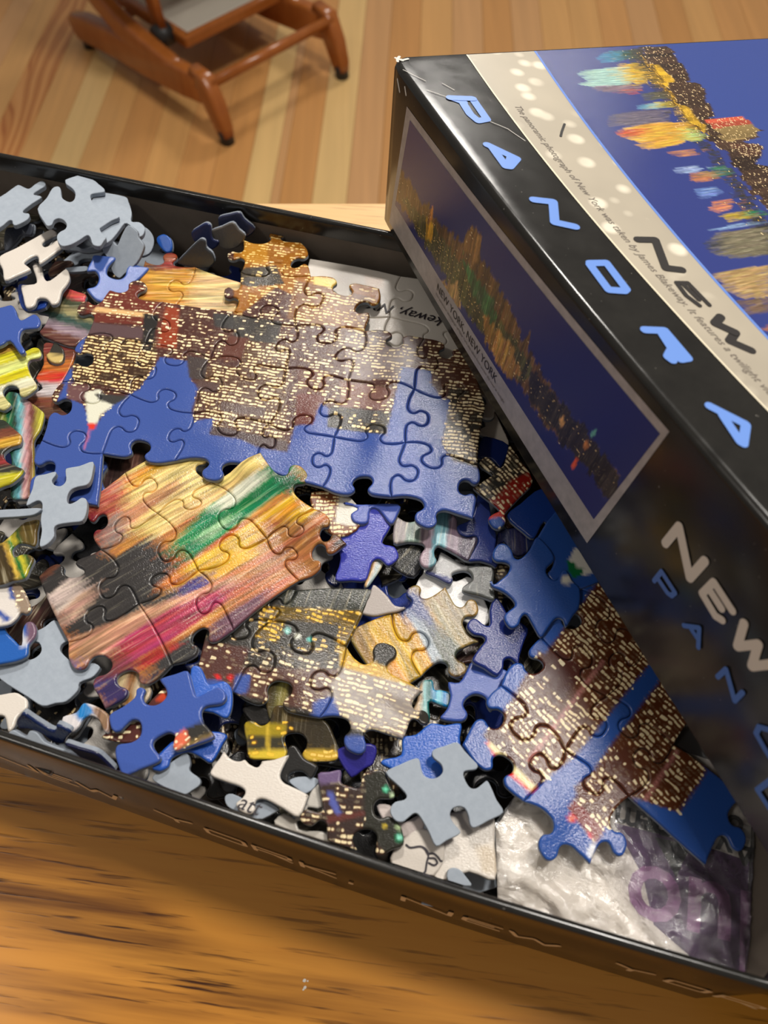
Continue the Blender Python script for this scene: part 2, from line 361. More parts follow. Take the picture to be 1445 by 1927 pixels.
def inpoly(p, poly):
    poly = np.asarray(poly, float); x, y = p[:, 0], p[:, 1]; c = np.zeros(len(p), bool)
    for (x0, y0), (x1, y1) in zip(poly, np.roll(poly, -1, 0)):
        if y0 == y1: continue
        c ^= ((y0 > y) != (y1 > y)) & (x < (x1-x0)*(y-y0)/(y1-y0)+x0)
    return c
def look_up(W, base, regs):
    p = pr(W); n = len(p); col = np.empty((n, 3)); fx = np.zeros((n, 3))
    for poly, lk in [(None, base)]+list(regs):
        m = slice(None) if poly is None else inpoly(p, poly); lk = tuple(lk)+(0, 0, 0); col[m] = lin(lk[0]); fx[m] = lk[1:4]
    return col, fx
class Paint:
    """printed picture: base look and regions outlined in photograph coordinates; look = (rgb, window density, streak, yellow)"""
    def __init__(self, base, regs=(), udir=((0, 0), (1, 0)), seed=0.0, z=4.0):
        self.base, self.regs, self.seed = base, regs, seed; self.streaky = base[2] > .3 if len(base) > 2 else False
        o, e = at(*udir[0], z)[:2], at(*udir[1], z)[:2]
        self.o = o; self.u = (e-o)/np.linalg.norm(e-o); self.v = np.array([-self.u[1], self.u[0]])
    def __call__(self, W):
        n = len(W); q = W[:, :2]-self.o; uu = q@self.u
        if not self.regs: col, fx = look_up(W, self.base, ())
        else:
            col = 0; fx = 0
            run = .5 if self.streaky else .0
            for k in range(4):
                f = np.sin(uu*9.1+k*1.9)+np.sin(uu*17.3+k*4.1)+np.sin(uu*31.7+k*2.3)
                dv = run*.33*f+(k-1.5)*(.12 if self.streaky else .018); du = ((k*7) % 4-1.5)*.018
                Wk = W.copy(); Wk[:, :2] += np.outer(dv, self.v)+du*self.u
                c, x = look_up(Wk, self.base, self.regs); col = col+c/4; fx = fx+x/4
        puv = np.stack([q@self.u, q@self.v, np.full(n, self.seed)], 1)
        return col, fx, puv
TE = np.array([math.cos(math.radians(-16.4)), math.sin(math.radians(-16.4))]); TN = np.array([-TE[1], TE[0]]); TC = np.array([9.95, -.915]); TW = 23.4
def keep_in_tray(W):
    q = W[:, :2]-TC; s = q@TE; t = q@TN; s2 = np.minimum(s, -.32); t2 = np.clip(t, .34, TW-.32)
    W = W.copy(); W[:, :2] += np.outer(s2-s, TE)+np.outer(t2-t, TN); return W
def build_piece(name, P, surf, nrm, thick, paint, spacing, mats, parent=None, off=(0, 0, 0), gap=.006, clamp=True):
    P = np.asarray(P, float)
    ar = .5*np.sum(P[:, 0]*np.roll(P[:, 1], -1)-np.roll(P[:, 0], -1)*P[:, 1])
    if ar < 0: P = P[::-1]
    T = np.roll(P, -1, 0)-np.roll(P, 1, 0); T /= np.linalg.norm(T, axis=1)[:, None]+1e-9
    N = np.stack([-T[:, 1], T[:, 0]], 1); n = len(P)
    nrm = np.asarray(nrm, float)
    lv = [(0, thick), (0, .03), (.01, .009), (.026, 0), (.03, 0)] if mats is GM else [(0, thick), (0, .07), (.012, .030), (.036, .007), (.068, 0)]
    V = [surf(P+N*(gap+i))-nrm*d for i, d in lv]
    base = len(lv)*n
    Fc = []; mi = []
    for r in range(len(lv)-1):
        a, b = r*n, (r+1)*n
        for k in range(n):
            k2 = (k+1) % n; Fc.append((a+k, a+k2, b+k2, b+k)); mi.append(1 if r == 0 else 0)
    R3 = P+N*(gap+lv[-1][0])
    pts = [R3]
    if spacing:
        lo, hi = R3.min(0), R3.max(0)
        gx, gy = np.meshgrid(np.arange(lo[0]+spacing/2, hi[0], spacing), np.arange(lo[1]+spacing/2, hi[1], spacing))
        g = np.stack([gx.ravel(), gy.ravel()], 1); g = g[inpoly(g, P+N*.12)]
        pts.append(g)
    A = np.concatenate(pts)
    ov, _, of, orig, _, _ = geometry.delaunay_2d_cdt([Vector(x) for x in A], [], [list(range(n))], 1, 1e-5)
    idx = []; extra = []
    for k, o in enumerate(ov):
        idx.append(base+len(extra)); extra.append((o.x, o.y))
    if extra: V.append(surf(np.array(extra)))
    for f in of:
        f = [idx[i] for i in f]
        if len(set(f)) == len(f): Fc.append(tuple(f)); mi.append(0)
    Fc.append(tuple(range(n))[::-1]); mi.append(2)
    W = np.concatenate(V)
    if clamp: W = keep_in_tray(W)
    o = mesh(name, W, Fc, mats, parent, mi=mi, off=off)
    me = o.data
    sm = np.ones(len(me.polygons), bool); sm[:n] = False; sm[-1] = False
    me.polygons.foreach_set('use_smooth', sm)
    if paint is not None:
        col, fx, puv = paint(W); one = np.ones((len(W), 1))
        a = me.attributes.new('Col', 'FLOAT_COLOR', 'POINT'); a.data.foreach_set('color', np.hstack([col, one]).ravel().astype(np.float32))
        a = me.attributes.new('fx', 'FLOAT_COLOR', 'POINT'); a.data.foreach_set('color', np.hstack([fx, one]).ravel().astype(np.float32))
        a = me.attributes.new('puv', 'FLOAT_VECTOR', 'POINT'); a.data.foreach_set('vector', puv.ravel().astype(np.float32))
    return o
PM = [M_print, M_edge, M_card]; GM = [M_card, M_edge, M_print]
THK = .20

def cluster(name, label, nodes, z0, paint, ov=None, skip=(), seed=1, spacing=.085, wav=.03, group=None):
    """interlocked pieces: one thing whose pieces are its parts. nodes {(col,row): (px,py[,z])}"""
    rng = np.random.default_rng(seed); ov = ov or {}
    NW = {k: at(v[0], v[1], (v[2] if len(v) > 2 else z0)+rng.uniform(-wav, wav)) for k, v in nodes.items()}
    C = np.array(list(NW.values()))
    def zf(xy):
        d2 = ((xy[:, None, :]-C[None, :, :2])**2).sum(2)+.35
        w_ = 1/d2**2; return (w_*C[None, :, 2]).sum(1)/w_.sum(1)
    surf = lambda xy: np.column_stack([xy, zf(xy)])
    c0 = C.mean(0); root = empty(name, (c0[0], c0[1], z0-THK)); off = (c0[0], c0[1], z0-THK)
    tag(root, label, 'puzzle section', group)
    ed = {}
    def edge(kind, i, j):
        k = (kind, i, j)
        if k not in ed:
            a = NW[i, j][:2]; b = NW[(i+1, j) if kind == 'h' else (i, j+1)][:2]
            s = ov.get(k, rng.choice([-1, 1]))
            if isinstance(s, (list, tuple)): ed[k] = np.array(atn(s, z0))[:, :2]
            else: ed[k] = edge_pts(a, b, s if kind == 'h' else -s, rng)
        return ed[k]
    for (i, j) in sorted(NW):
        if (i, j) in skip or not all(q in NW for q in ((i+1, j), (i+1, j+1), (i, j+1))): continue
        top, right, bot, left = edge('h', i, j), edge('v', i+1, j), edge('h', i, j+1), edge('v', i, j)
        br, bl = NW[i+1, j+1][:2], NW[i, j+1][:2]
        P = np.concatenate([top, right, [br], bot[::-1], left[::-1]])
        # drop consecutive duplicates
        keep = np.linalg.norm(P-np.roll(P, 1, 0), axis=1) > 1e-4; P = P[keep]
        build_piece('puzzle_piece', P, surf, (0, 0, 1), THK, paint, spacing, PM, root, off)
    return root

def DOT(x, y, r, c): return ([(x+r*math.cos(k*.7854), y+r*math.sin(k*.7854)) for k in range(8)], (c, 0, 0))
def T(ox, oy, pts, s=4.8167): return np.array([(ox+x/s, oy+y/s) for x, y in pts])
def lean(az, deg):
    a, d = math.radians(az), math.radians(deg); return np.array([math.sin(a)*math.sin(d), math.cos(a)*math.sin(d), math.cos(d)])
LAMP = np.array([-1.0, 103.0, 126.0])
def gleam(px, z, k=1.0):
    o = at(*px, z); a = CAM-o; a /= np.linalg.norm(a); b = LAMP-o; b /= np.linalg.norm(b); n = a+b; n /= np.linalg.norm(n)
    n = n*k+np.array([0, 0, 1])*(1-k); return n/np.linalg.norm(n)
def loose(label, trace, z, paint=None, n=None, spacing=None, up='print', thick=THK, sub=3, group=None, name='puzzle_piece'):
    trace = np.asarray(trace, float)
    n = lean(0, 0) if n is None else n
    o = at(*trace.mean(0), z)
    ex = np.cross((0, 1, 0), n); ex /= np.linalg.norm(ex); ey = np.cross(n, ex)
    q = onplane(trace, o, n)-o; P = np.stack([q@ex, q@ey], 1)
    P = catmull(P, True, sub)
    surf = lambda xy: o+np.outer(xy[:, 0], ex)+np.outer(xy[:, 1], ey)
    if paint is None: paint = Paint(((40, 60, 120), 0, 0), seed=z)
    ob = build_piece(name, P, surf, n, thick, paint, spacing, PM if up == 'print' else GM, None, (0, 0, 0))
    c = Vector(tuple(o*S)); ob.data.transform(Matrix.Translation(-c)); ob.location = c
    ob['plane_n'] = [float(x) for x in n]; ob['plane_o'] = [float(x) for x in o]
    tag(ob, label, 'puzzle piece', group)
    return ob
def solid(rgb, seed=0): return Paint((rgb, 0, 0, 0), seed=seed)

# ---------------------------------------------------------------- the joined sections of the puzzle
BLUE = ((64, 88, 160), 0, 0); BLUE2 = ((44, 84, 162), 0, 0)
NA = {(3, -1): (566, 455), (2, -1): (457, 450),
      (2, 0): (452, 512), (3, 0): (585, 519), (4, 0): (714, 542),
      (0, 1): (191, 538), (1, 1): (308, 567), (2, 1): (440, 585), (3, 1): (556, 613), (4, 1): (686, 622), (5, 1): (799, 635), (6, 1): (888, 668),
      (0, 2): (164, 630), (1, 2): (275, 645), (2, 2): (396, 675), (3, 2): (538, 693), (4, 2): (655, 715), (5, 2): (780, 732), (6, 2): (914, 765),
      (0, 3): (116, 718), (1, 3): (247, 743), (2, 3): (366, 777), (3, 3): (507, 796), (4, 3): (629, 822), (5, 3): (763, 832), (6, 3): (899, 874),
      (0, 4): (78, 828), (1, 4): (193, 853), (2, 4): (329, 866), (3, 4): (478, 874), (4, 4): (607, 916), (5, 4): (737, 934), (6, 4): (890, 975),
      (0, 5): (55, 930), (1, 5): (183, 950)}
# the right hand columns tip a little towards the lamp
for k in list(NA):
    x, y = NA[k]
    z = 4.25+max(0, (k[0]-3.6))*.15-max(0, 3.6-k[0])*.0
    NA[k] = (x, y, z+(.16 if k[0] < 4 and k[1] < 3 else 0)*max(0, 2-abs(k[1]-0))*.5)
BR = ((78, 46, 40), .5, 0, .1); BK = ((50, 46, 42), .45, 0, .15); RD = ((98, 46, 38), .35, 0, .15); GD = ((158, 98, 26), .5, 0, .6); PU = ((96, 74, 76), .0, 0)
regA = [
    ([(440, 430), (720, 430), (720, 560), (690, 600), (640, 570), (560, 560), (520, 540), (440, 600)], GD),
    ([(445, 505), (520, 500), (535, 535), (470, 540), (435, 530)], ((60, 52, 40), .2, 0, .5)),
    ([(590, 520), (645, 528), (640, 548), (590, 540)], ((240, 205, 110), .3, 0, 1)),
    ([(556, 528), (640, 545), (700, 560), (690, 625), (540, 600)], ((120, 74, 34), .7, 0, .35)),
    ([(455, 440), (500, 440), (505, 500), (455, 490)], ((190, 130, 40), .6, 0, .7)),
    ([(170, 530), (300, 540), (305, 575), (285, 612), (160, 605)], ((112, 52, 42), .42, 0, .1)),
    ([(180, 577), (300, 592), (298, 600), (175, 586)], ((235, 190, 130), .8, 0, .2)),
    ([(175, 607), (290, 618), (275, 640), (160, 628)], PU),
    ([(155, 630), (300, 640), (275, 740), (130, 715)], ((66, 46, 34), .85, 0, .35)),
    ([(297, 563), (335, 568), (325, 660), (292, 655)], ((100, 52, 44), .45, 0, .0)),
    ([(312, 578), (338, 580), (332, 656), (296, 652)], ((150, 62, 36), .35, 0, .0)),
    ([(270, 590), (300, 592), (285, 660), (268, 660)], ((46, 44, 42), .1, 0)),
    ([(400, 590), (445, 592), (440, 620), (404, 615)], ((58, 56, 54), .05, 0)),
    ([(440, 592), (530, 605), (520, 650), (440, 640)], ((62, 58, 54), .25, 0)),
    ([(430, 632), (470, 636), (465, 680), (412, 676)], ((100, 58, 46), .02, 0)),
    ([(465, 640), (545, 650), (535, 830), (400, 815), (372, 725), (380, 690), (450, 690)], ((84, 56, 40), .95, 0, .2)),
    ([(352, 670), (392, 675), (385, 715), (355, 712)], ((70, 60, 58), .03, 0)),
    ([(415, 755), (500, 768), (497, 785), (415, 772)], ((92, 72, 66), .03, 0)),
    ([(370, 715), (412, 722), (408, 740), (370, 735)], ((88, 66, 62), 0, 0)),
    ([(395, 800), (540, 830), (545, 856), (480, 845), (390, 820)], ((74, 58, 58), .0, 0)),
    ([(556, 640), (650, 650), (640, 712), (540, 695)], ((80, 52, 46), .45, 0, .1)),
    ([(558, 740), (612, 742), (600, 802), (556, 798)], ((104, 54, 46), .06, 0)),
    ([(560, 690), (620, 700), (612, 745), (560, 738)], ((92, 52, 40), .5, 0, .3)),
    ([(650, 625), (800, 640), (760, 715), (650, 712)], ((128, 112, 110), .65, 0, .05)),
    ([(640, 718), (745, 732), (720, 770), (640, 765)], ((120, 84, 76), .35, 0, .15)),
    ([(622, 765), (740, 775), (725, 820), (612, 806)], ((62, 60, 58), .25, 0, .3)),
    ([(805, 640), (900, 670), (915, 770), (850, 750), (812, 715)], ((86, 54, 42), .55, 0, .1)),
    ([(846, 725), (925, 745), (905, 890), (848, 866), (830, 834)], ((52, 46, 40), .95, 0, .12)),
    # the sky: one blue shape cut out around the roofs
    ([(302, 672), (352, 679), (356, 710), (373, 731), (360, 774), (366, 792), (404, 786), (393, 818), (450, 826), (485, 842), (541, 851), (555, 801), (588, 799), (603, 760), (619, 768), (615, 804), (668, 812), (727, 818), (748, 727), (755, 690), (812, 698), (811, 720), (832, 751), (847, 752), (831, 834), (850, 866), (897, 880), (930, 900), (930, 1020), (560, 1000), (20, 1000), (60, 830), (85, 790), (103, 765), (125, 716), (137, 690), (131, 750), (158, 762), (168, 796), (180, 800), (196, 778), (214, 762), (246, 740), (262, 733), (290, 690)], BLUE),
    ([(150, 632), (163, 630), (152, 664), (138, 660)], BLUE),
    ([(128, 700), (138, 688), (132, 720), (116, 722)], BLUE),
    ([(127, 722), (168, 727), (165, 756), (126, 752)], ((112, 78, 78), .05, 0)),
    ([(160, 738), (186, 733), (214, 762), (190, 780), (182, 797), (165, 796)], ((228, 226, 205), 0, 0)),
    ([(165, 796), (182, 797), (178, 808), (168, 809)], ((222, 60, 45), 0, 0)),
    ([(166, 809), (171, 809), (160, 846), (157, 846)], ((190, 110, 150), 0, 0)),
    ([(178, 740), (243, 746), (215, 762), (186, 752)], ((62, 60, 58), 0, 0)),
]
paintA = Paint(BR, regA, ((360, 600), (480, 618)), 1.3, 4.25)
cluster('puzzle_section', 'large joined section printed with lit brown towers above a blue sky edge', NA, 4.25, paintA,
        ov={('h', 2, -1): -1, ('v', 2, -1): -1, ('v', 2, 0): -1, ('v', 3, -1): -1, ('h', 3, 0): 1, ('v', 4, 0): -1, ('h', 0, 1): -1, ('v', 0, 1): -1, ('v', 0, 2): 1, ('v', 0, 3): 1, ('h', 4, 1): 1, ('h', 5, 1): 1,
            ('h', 1, 4): -1, ('h', 2, 4): 1, ('h', 3, 4): 0, ('h', 4, 4): -1, ('h', 5, 4): 1, ('v', 6, 3): -1, ('v', 6, 2): 0, ('v', 6, 1): 0, ('h', 0, 4): -1, ('v', 4, 2): -1, ('v', 5, 2): 1, ('v', 5, 3): 1, ('h', 4, 3): -1, ('h', 5, 3): 1, ('h', 4, 2): 1,
            ('h', 2, 1): -1, ('h', 1, 1): 0, ('h', 0, 2): 1, ('h', 1, 2): 1, ('h', 0, 3): 1, ('h', 1, 3): -1, ('h', 2, 3): 1, ('v', 2, 2): 1, ('v', 2, 3): -1, ('h', 2, 2): 1, ('v', 0, 4): 1, ('v', 1, 4): 0, ('h', 0, 5): 0, ('h', 3, 2): 1, ('v', 4, 1): -1, ('v', 5, 1): 1, ('h', 2, 0): -1},
        seed=3, spacing=.075)

NB = {(0, 1): (72, 1085), (0, 2): (128, 1208), (0, 3): (197, 1333),
      (1, 0): (158, 945), (1, 1): (190, 1033), (1, 2): (261, 1136), (1, 3): (324, 1250),
      (2, 0): (235, 888), (2, 1): (297, 966), (2, 2): (373, 1073), (2, 3): (440, 1184),
      (3, 0): (322, 838), (3, 1): (398, 907), (3, 2): (502, 1013), (3, 3): (562, 1092),
      (4, 1): (490, 850, 4.5), (4, 2): (593, 957, 4.32), (4, 3): (652, 1022, 4.15), (0, 0): (60, 1035)}
ST = lambda r, g, b, s=1.0: ((r, g, b), 0, s)
regB = [
    ([(150, 935), (235, 880), (310, 940), (240, 1010), (195, 1040), (150, 1010)], ST(176, 96, 70)),
    ([(230, 880), (330, 820), (500, 830), (520, 870), (470, 905), (300, 1010), (245, 1000)], ST(226, 196, 120)),
    ([(235, 900), (300, 860), (330, 860), (250, 925)], ST(214, 150, 50)),
    ([(190, 990), (330, 900), (350, 910), (215, 1010)], ST(190, 130, 90)),
    ([(150, 965), (190, 955), (192, 1006), (150, 1012)], ST(118, 20, 32, .5)),
    ([(195, 985), (225, 960), (235, 1010), (215, 1035), (195, 1025)], ST(140, 120, 112, .6)),
    ([(320, 1030), (380, 960), (470, 900), (545, 850), (605, 955), (530, 925), (430, 1000), (350, 1060)], ST(24, 128, 74, .8)),
    ([(395, 955), (480, 886), (505, 896), (425, 962)], ST(224, 224, 200, .7)),
    ([(370, 1010), (420, 975), (445, 975), (390, 1020)], ST(150, 190, 140, .8)),
    ([(478, 838), (512, 846), (605, 955), (580, 968)], ST(44, 56, 42, .3)),
    ([(345, 1070), (440, 1000), (560, 925), (600, 958), (500, 1035), (400, 1095)], ST(218, 164, 44)),
    ([(280, 1050), (345, 1045), (340, 1100), (290, 1110)], ST(196, 98, 36)),
    ([(500, 975), (640, 985), (670, 1030), (600, 1110), (470, 1100)], ST(170, 106, 60)),
    ([(600, 975), (660, 1000), (660, 1030), (635, 1040)], ST(74, 54, 44)),
    ([(50, 1075), (150, 995), (215, 1050), (285, 1005), (335, 1065), (290, 1112), (370, 1112), (300, 1165), (250, 1195), (120, 1200), (60, 1140)], ST(56, 53, 52, .35)),
    ([(60, 1085), (150, 1010), (160, 1020), (80, 1095)], ST(110, 60, 50)),
    ([(80, 1130), (140, 1080), (160, 1110), (105, 1160)], ST(200, 180, 170, .6)),
    ([(110, 1155), (170, 1100), (180, 1120), (130, 1180)], ST(190, 150, 130, .8)),
    ([(340, 1100), (385, 1080), (400, 1095), (340, 1130)], ST(62, 48, 120, .5)),
    ([(120, 1208), (260, 1150), (440, 1085), (480, 1110), (300, 1190), (140, 1262)], ST(190, 140, 110)),
    ([(210, 1215), (330, 1140), (420, 1105), (430, 1130), (330, 1200), (240, 1250)], ST(168, 56, 84)),
    ([(130, 1260), (210, 1230), (260, 1240), (250, 1290), (170, 1290)], ST(120, 60, 60)),
    ([(420, 1110), (570, 1080), (560, 1110), (450, 1180)], ST(190, 110, 70)),
    ([(165, 1290), (240, 1262), (290, 1300), (195, 1345)], ST(56, 48, 92, .5)),
    ([(285, 1240), (380, 1180), (400, 1230), (320, 1270), (280, 1290)], ST(58, 56, 56, .4)),
    ([(255, 1245), (320, 1205), (340, 1215), (275, 1258)], ST(166, 44, 44, .6)),
    ([(390, 1180), (500, 1110), (520, 1150), (400, 1225)], ST(112, 74, 90, .8)),
    ([(130, 1245), (142, 1240), (152, 1275), (135, 1275)], BLUE), ([(143, 1280), (160, 1275), (172, 1300), (158, 1310)], BLUE),
]
paintB = Paint(ST(190, 120, 60), regB, ((300, 960), (360, 1052)), 7.7, 4.0)
cluster('puzzle_section', 'joined section printed with yellow, green and red light streaks', NB, 3.98, paintB,
        ov={('h', 1, 0): 0, ('h', 2, 0): 0, ('h', 3, 1): 0, ('v', 4, 1): 1, ('v', 4, 2): -1, ('h', 3, 3): -1, ('h', 2, 3): 0, ('h', 1, 3): -1, ('h', 0, 3): -1, ('v', 0, 2): 1, ('v', 0, 1): 0, ('v', 1, 1): -1, ('v', 2, 1): -1, ('v', 1, 2): 0, ('v', 2, 2): -1, ('v', 3, 2): 1, ('v', 3, 1): -1, ('v', 2, 0): 1},
        skip=((0, 0),), seed=9, spacing=.06, wav=.02)

NC = {(0, 0): (432, 1085), (1, 0): (560, 1110), (2, 0): (704, 1108), (0, 1): (390, 1180), (1, 1): (509, 1168), (2, 1): (652, 1216, 3.66), (3, 1): (796, 1299, 3.6),
      (0, 2): (366, 1286), (1, 2): (439, 1302), (2, 2): (601, 1350, 3.9), (3, 2): (758, 1390, 3.95)}
DK = ((52, 49, 44), .03, 0, .5)
regC = [
    ([(520, 1090), (720, 1090), (700, 1165), (540, 1160)], ((54, 56, 48), 0, 1, 0)),
    ([(495, 1140), (690, 1150), (655, 1225), (640, 1240), (480, 1200)], ((96, 76, 26), .6, 0, 1)),
    ([(540, 1165), (640, 1175), (630, 1225), (520, 1215)], ((56, 54, 48), .06, 0, .8)),
    ([(480, 1220), (650, 1225), (600, 1290), (440, 1275)], ((58, 52, 46), .35, 0, .1)),
    ([(640, 1215), (800, 1290), (770, 1330), (640, 1260)], ((200, 160, 60), .5, 0, .9)),
    ([(380, 1205), (470, 1220), (440, 1300), (360, 1290)], ((86, 54, 48), .15, 0, .1)),
    ([(455, 1255), (660, 1260), (640, 1350), (440, 1305)], ((88, 60, 52), .4, 0, .1)),
    ([(640, 1255), (810, 1300), (760, 1400), (600, 1350)], ((150, 140, 134), .7, 0, .1)),
    ([(443, 1272), (472, 1268), (465, 1305), (438, 1305)], BLUE), ([(590, 1320), (625, 1310), (650, 1362), (590, 1356)], BLUE), ([(640, 1385), (690, 1385), (690, 1420), (640, 1420)], BLUE), DOT(540, 1187, 6, (150, 220, 210)), DOT(560, 1197, 6, (230, 230, 215)), DOT(583, 1203, 5, (110, 200, 190)),
    ([(355, 1275), (420, 1282), (440, 1306), (350, 1300)], BLUE),
    DOT(410, 1273, 6, (220, 40, 40)), DOT(434, 1276, 6, (220, 40, 40)),
]
paintC = Paint(DK, regC, ((480, 1240), (600, 1275)), 3.1, 3.75)
cluster('puzzle_section', 'joined section printed with a dark waterfront and yellow lamps', NC, 3.74, paintC,
        ov={('h', 1, 2): -1, ('h', 2, 2): 1, ('v', 3, 1): 1, ('h', 2, 1): -1, ('v', 2, 0): 0, ('h', 0, 2): 0, ('h', 0, 0): 0, ('h', 1, 0): 0, ('v', 0, 0): 0, ('v', 0, 1): 0, ('v', 1, 1): 1, ('v', 2, 1): -1, ('h', 1, 1): 1},
        seed=5, spacing=.085, wav=.03)

ND = {(0, 0): (870, 1401), (1, 0): (986, 1508), (2, 0): (1111, 1626),
      (0, 1): (943, 1289), (1, 1): (1064, 1412), (2, 1): (1184, 1499), (3, 1): (1328, 1627),
      (0, 2): (1018, 1198), (1, 2): (1142, 1310), (2, 2): (1268, 1400), (3, 2): (1400, 1500),
      (0, 3): (1092, 1108), (1, 3): (1215, 1215), (2, 3): (1345, 1300),
      (0, 4): (1165, 1020), (1, 4): (1290, 1120)}
for k in ND: ND[k] = (*ND[k], 3.98+.06*(k[1] > 2)-(ND[k][0]-870)/470*.30)
# the far blue piece joins on at the corner of the grid
BW = ((92, 48, 26), .72, 0, .15)
regD = [
    ([(917, 1380), (1145, 1066), (1240, 1010), (1300, 1080), (1240, 1243), (1224, 1247), (1113, 1387), (1080, 1424), (1018, 1476)], BW),
    ([(1015, 1225), (1080, 1275), (1000, 1385), (960, 1320)], ((84, 42, 28), .62, 0, .1)),
    ([(1040, 1215), (1100, 1260), (1060, 1320), (1000, 1265)], ((78, 38, 30), .12, 0)),
    ([(1068, 1520), (1154, 1395), (1240, 1282), (1345, 1190), (1450, 1330), (1345, 1430), (1278, 1530), (1190, 1500), (1167, 1555), (1150, 1560), (1111, 1545)], BW),
    ([(1080, 1480), (1180, 1400), (1210, 1480), (1165, 1560), (1100, 1540)], ((88, 46, 30), .4, 0, .1)),
    ([(978, 1449), (983, 1453), (1138, 1245), (1133, 1241)], ((186, 120, 112), 0, 0)),
    ([(1210, 1505), (1216, 1508), (1312, 1360), (1306, 1356)], ((186, 120, 112), 0, 0)),
    ([(908, 1385), (925, 1362), (1025, 1465), (1006, 1482)], ((78, 40, 34), .25, 0, 0)),
    ([(914, 1400), (920, 1395), (1012, 1484), (1000, 1494), (960, 1462)], ((214, 50, 45), 0, 0)),
    ([(917, 1401), (925, 1398), (1009, 1482), (999, 1487), (960, 1448)], ((238, 222, 160), 0, 0)),
    ([(1067, 1520), (1082, 1505), (1140, 1560), (1120, 1590)], ((120, 44, 40), .3, 0, 0)),
    DOT(1076, 1540, 9, (214, 50, 60)), DOT(1076, 1541, 3, (240, 210, 150)), DOT(1110, 1572, 6, (214, 60, 80)),
    ([(1085, 1548), (1120, 1590), (1105, 1625), (1080, 1560)], BLUE2), ([(1108, 1590), (1122, 1585), (1115, 1618), (1106, 1612)], ((220, 220, 225), 0, 0)),
]
paintD = Paint(BLUE2, regD, ((943, 1289), (1064, 1412)), 5.2, 3.95)
cluster('puzzle_section', 'joined section of brown towers on blue sky lying half under the lid', ND, 3.95, paintD,
        ov={('h', 0, 0): -1, ('h', 1, 0): 1, ('h', 2, 2): 0, ('v', 2, 2): 0, ('v', 2, 0): -1, ('h', 2, 1): 0, ('v', 3, 1): -1, ('v', 0, 0): -1, ('v', 0, 1): -1, ('v', 0, 2): -1, ('v', 0, 3): 0, ('v', 1, 0): 1, ('v', 1, 1): -1, ('h', 0, 1): 1, ('v', 2, 1): 1},
        seed=12, spacing=.085, wav=.015)
# the four-cornered blue piece at the head of that section, its knobs hanging free
NF = {(0, 0): (737, 1152), (1, 0): (838, 1103), (0, 1): (792, 1272), (1, 1): (901, 1207), (-1, 0): (650, 1190), (-1, 1): (738, 1312)}
regF = [
    ([(690, 1140), (760, 1130), (830, 1250), (770, 1300), (700, 1260)], ((206, 150, 44), 0, 1)),
    ([(745, 1085), (800, 1130), (820, 1190), (790, 1175), (760, 1170), (735, 1130)], ((52, 66, 120), 0, .15)),
    ([(770, 1160), (800, 1170), (860, 1270), (820, 1260)], ((150, 160, 170), 0, .9)),
    ([(800, 1175), (830, 1180), (880, 1230), (860, 1275), (835, 1250)], ((66, 72, 60), 0, .9)),
    ([(800, 1130), (850, 1095), (890, 1140), (880, 1160), (902, 1206), (860, 1215)], ((132, 116, 76), 0, .9)),
]
paintF = Paint(((150, 120, 60), 0, 1), regF, ((737, 1152), (838, 1103)), 9.4, 3.5)
cluster('puzzle_section', 'small joined section with slanted golden streaks and a blue knob', NF, 3.5, paintF,
        ov={('h', 0, 0): -1, ('v', 1, 0): 1, ('h', 0, 1): 1, ('v', 0, 0): 1, ('h', -1, 0): 0, ('h', -1, 1): 0, ('v', -1, 0): 0}, seed=21, wav=.01)
WHT = ((222, 214, 203), 0, 0)
NE = {(0, 0): (583, 486), (1, 0): (754, 519), (2, 0): (905, 548), (0, 1): (548, 575), (1, 1): (734, 596), (2, 1): (890, 640), (0, 2): (530, 660), (1, 2): (715, 690), (2, 2): (868, 735), (3, 1): (1010, 690), (3, 2): (990, 790)}
paintE = Paint(WHT, [([(690, 520), (720, 525), (712, 560), (690, 550)], ((226, 206, 188), 0, 0))], seed=2.0)
cluster('puzzle_section', 'joined white border pieces with handwriting lying between far wall and lid', NE, 3.85, paintE,
        ov={('h', 0, 0): 0, ('h', 1, 0): 0, ('v', 1, 0): 1, ('v', 0, 0): 0, ('h', 0, 1): -1, ('v', 0, 1): 0, ('h', 1, 1): 1, ('v', 2, 1): 1}, seed=8, spacing=.2, wav=.012)
NG = {(0, 0): (272, 490), (1, 0): (368, 502), (2, 0): (470, 535), (0, 1): (250, 562), (1, 1): (330, 575), (2, 1): (440, 590)}
regG = [([(265, 470), (305, 470), (305, 505), (270, 512)], ST(92, 62, 56, .4)), ([(300, 470), (350, 470), (360, 505), (300, 510)], ST(150, 56, 36)),
        ([(275, 515), (380, 520), (340, 565), (275, 560)], ST(214, 160, 60)), ([(370, 505), (480, 520), (450, 590), (350, 575)], ST(220, 188, 130))]
paintG = Paint(ST(206, 140, 60), regG, ((300, 500), (292, 545)), 4.4, 4.05)
cluster('puzzle_section', 'pair of joined pieces with orange streaks behind the tower section', NG, 4.03, paintG,
        ov={('h', 0, 0): -1, ('h', 1, 0): 0, ('v', 0, 0): 0, ('v', 1, 0): -1, ('v', 2, 0): 0, ('h', 0, 1): 0, ('h', 1, 1): 0}, seed=31, wav=.03)
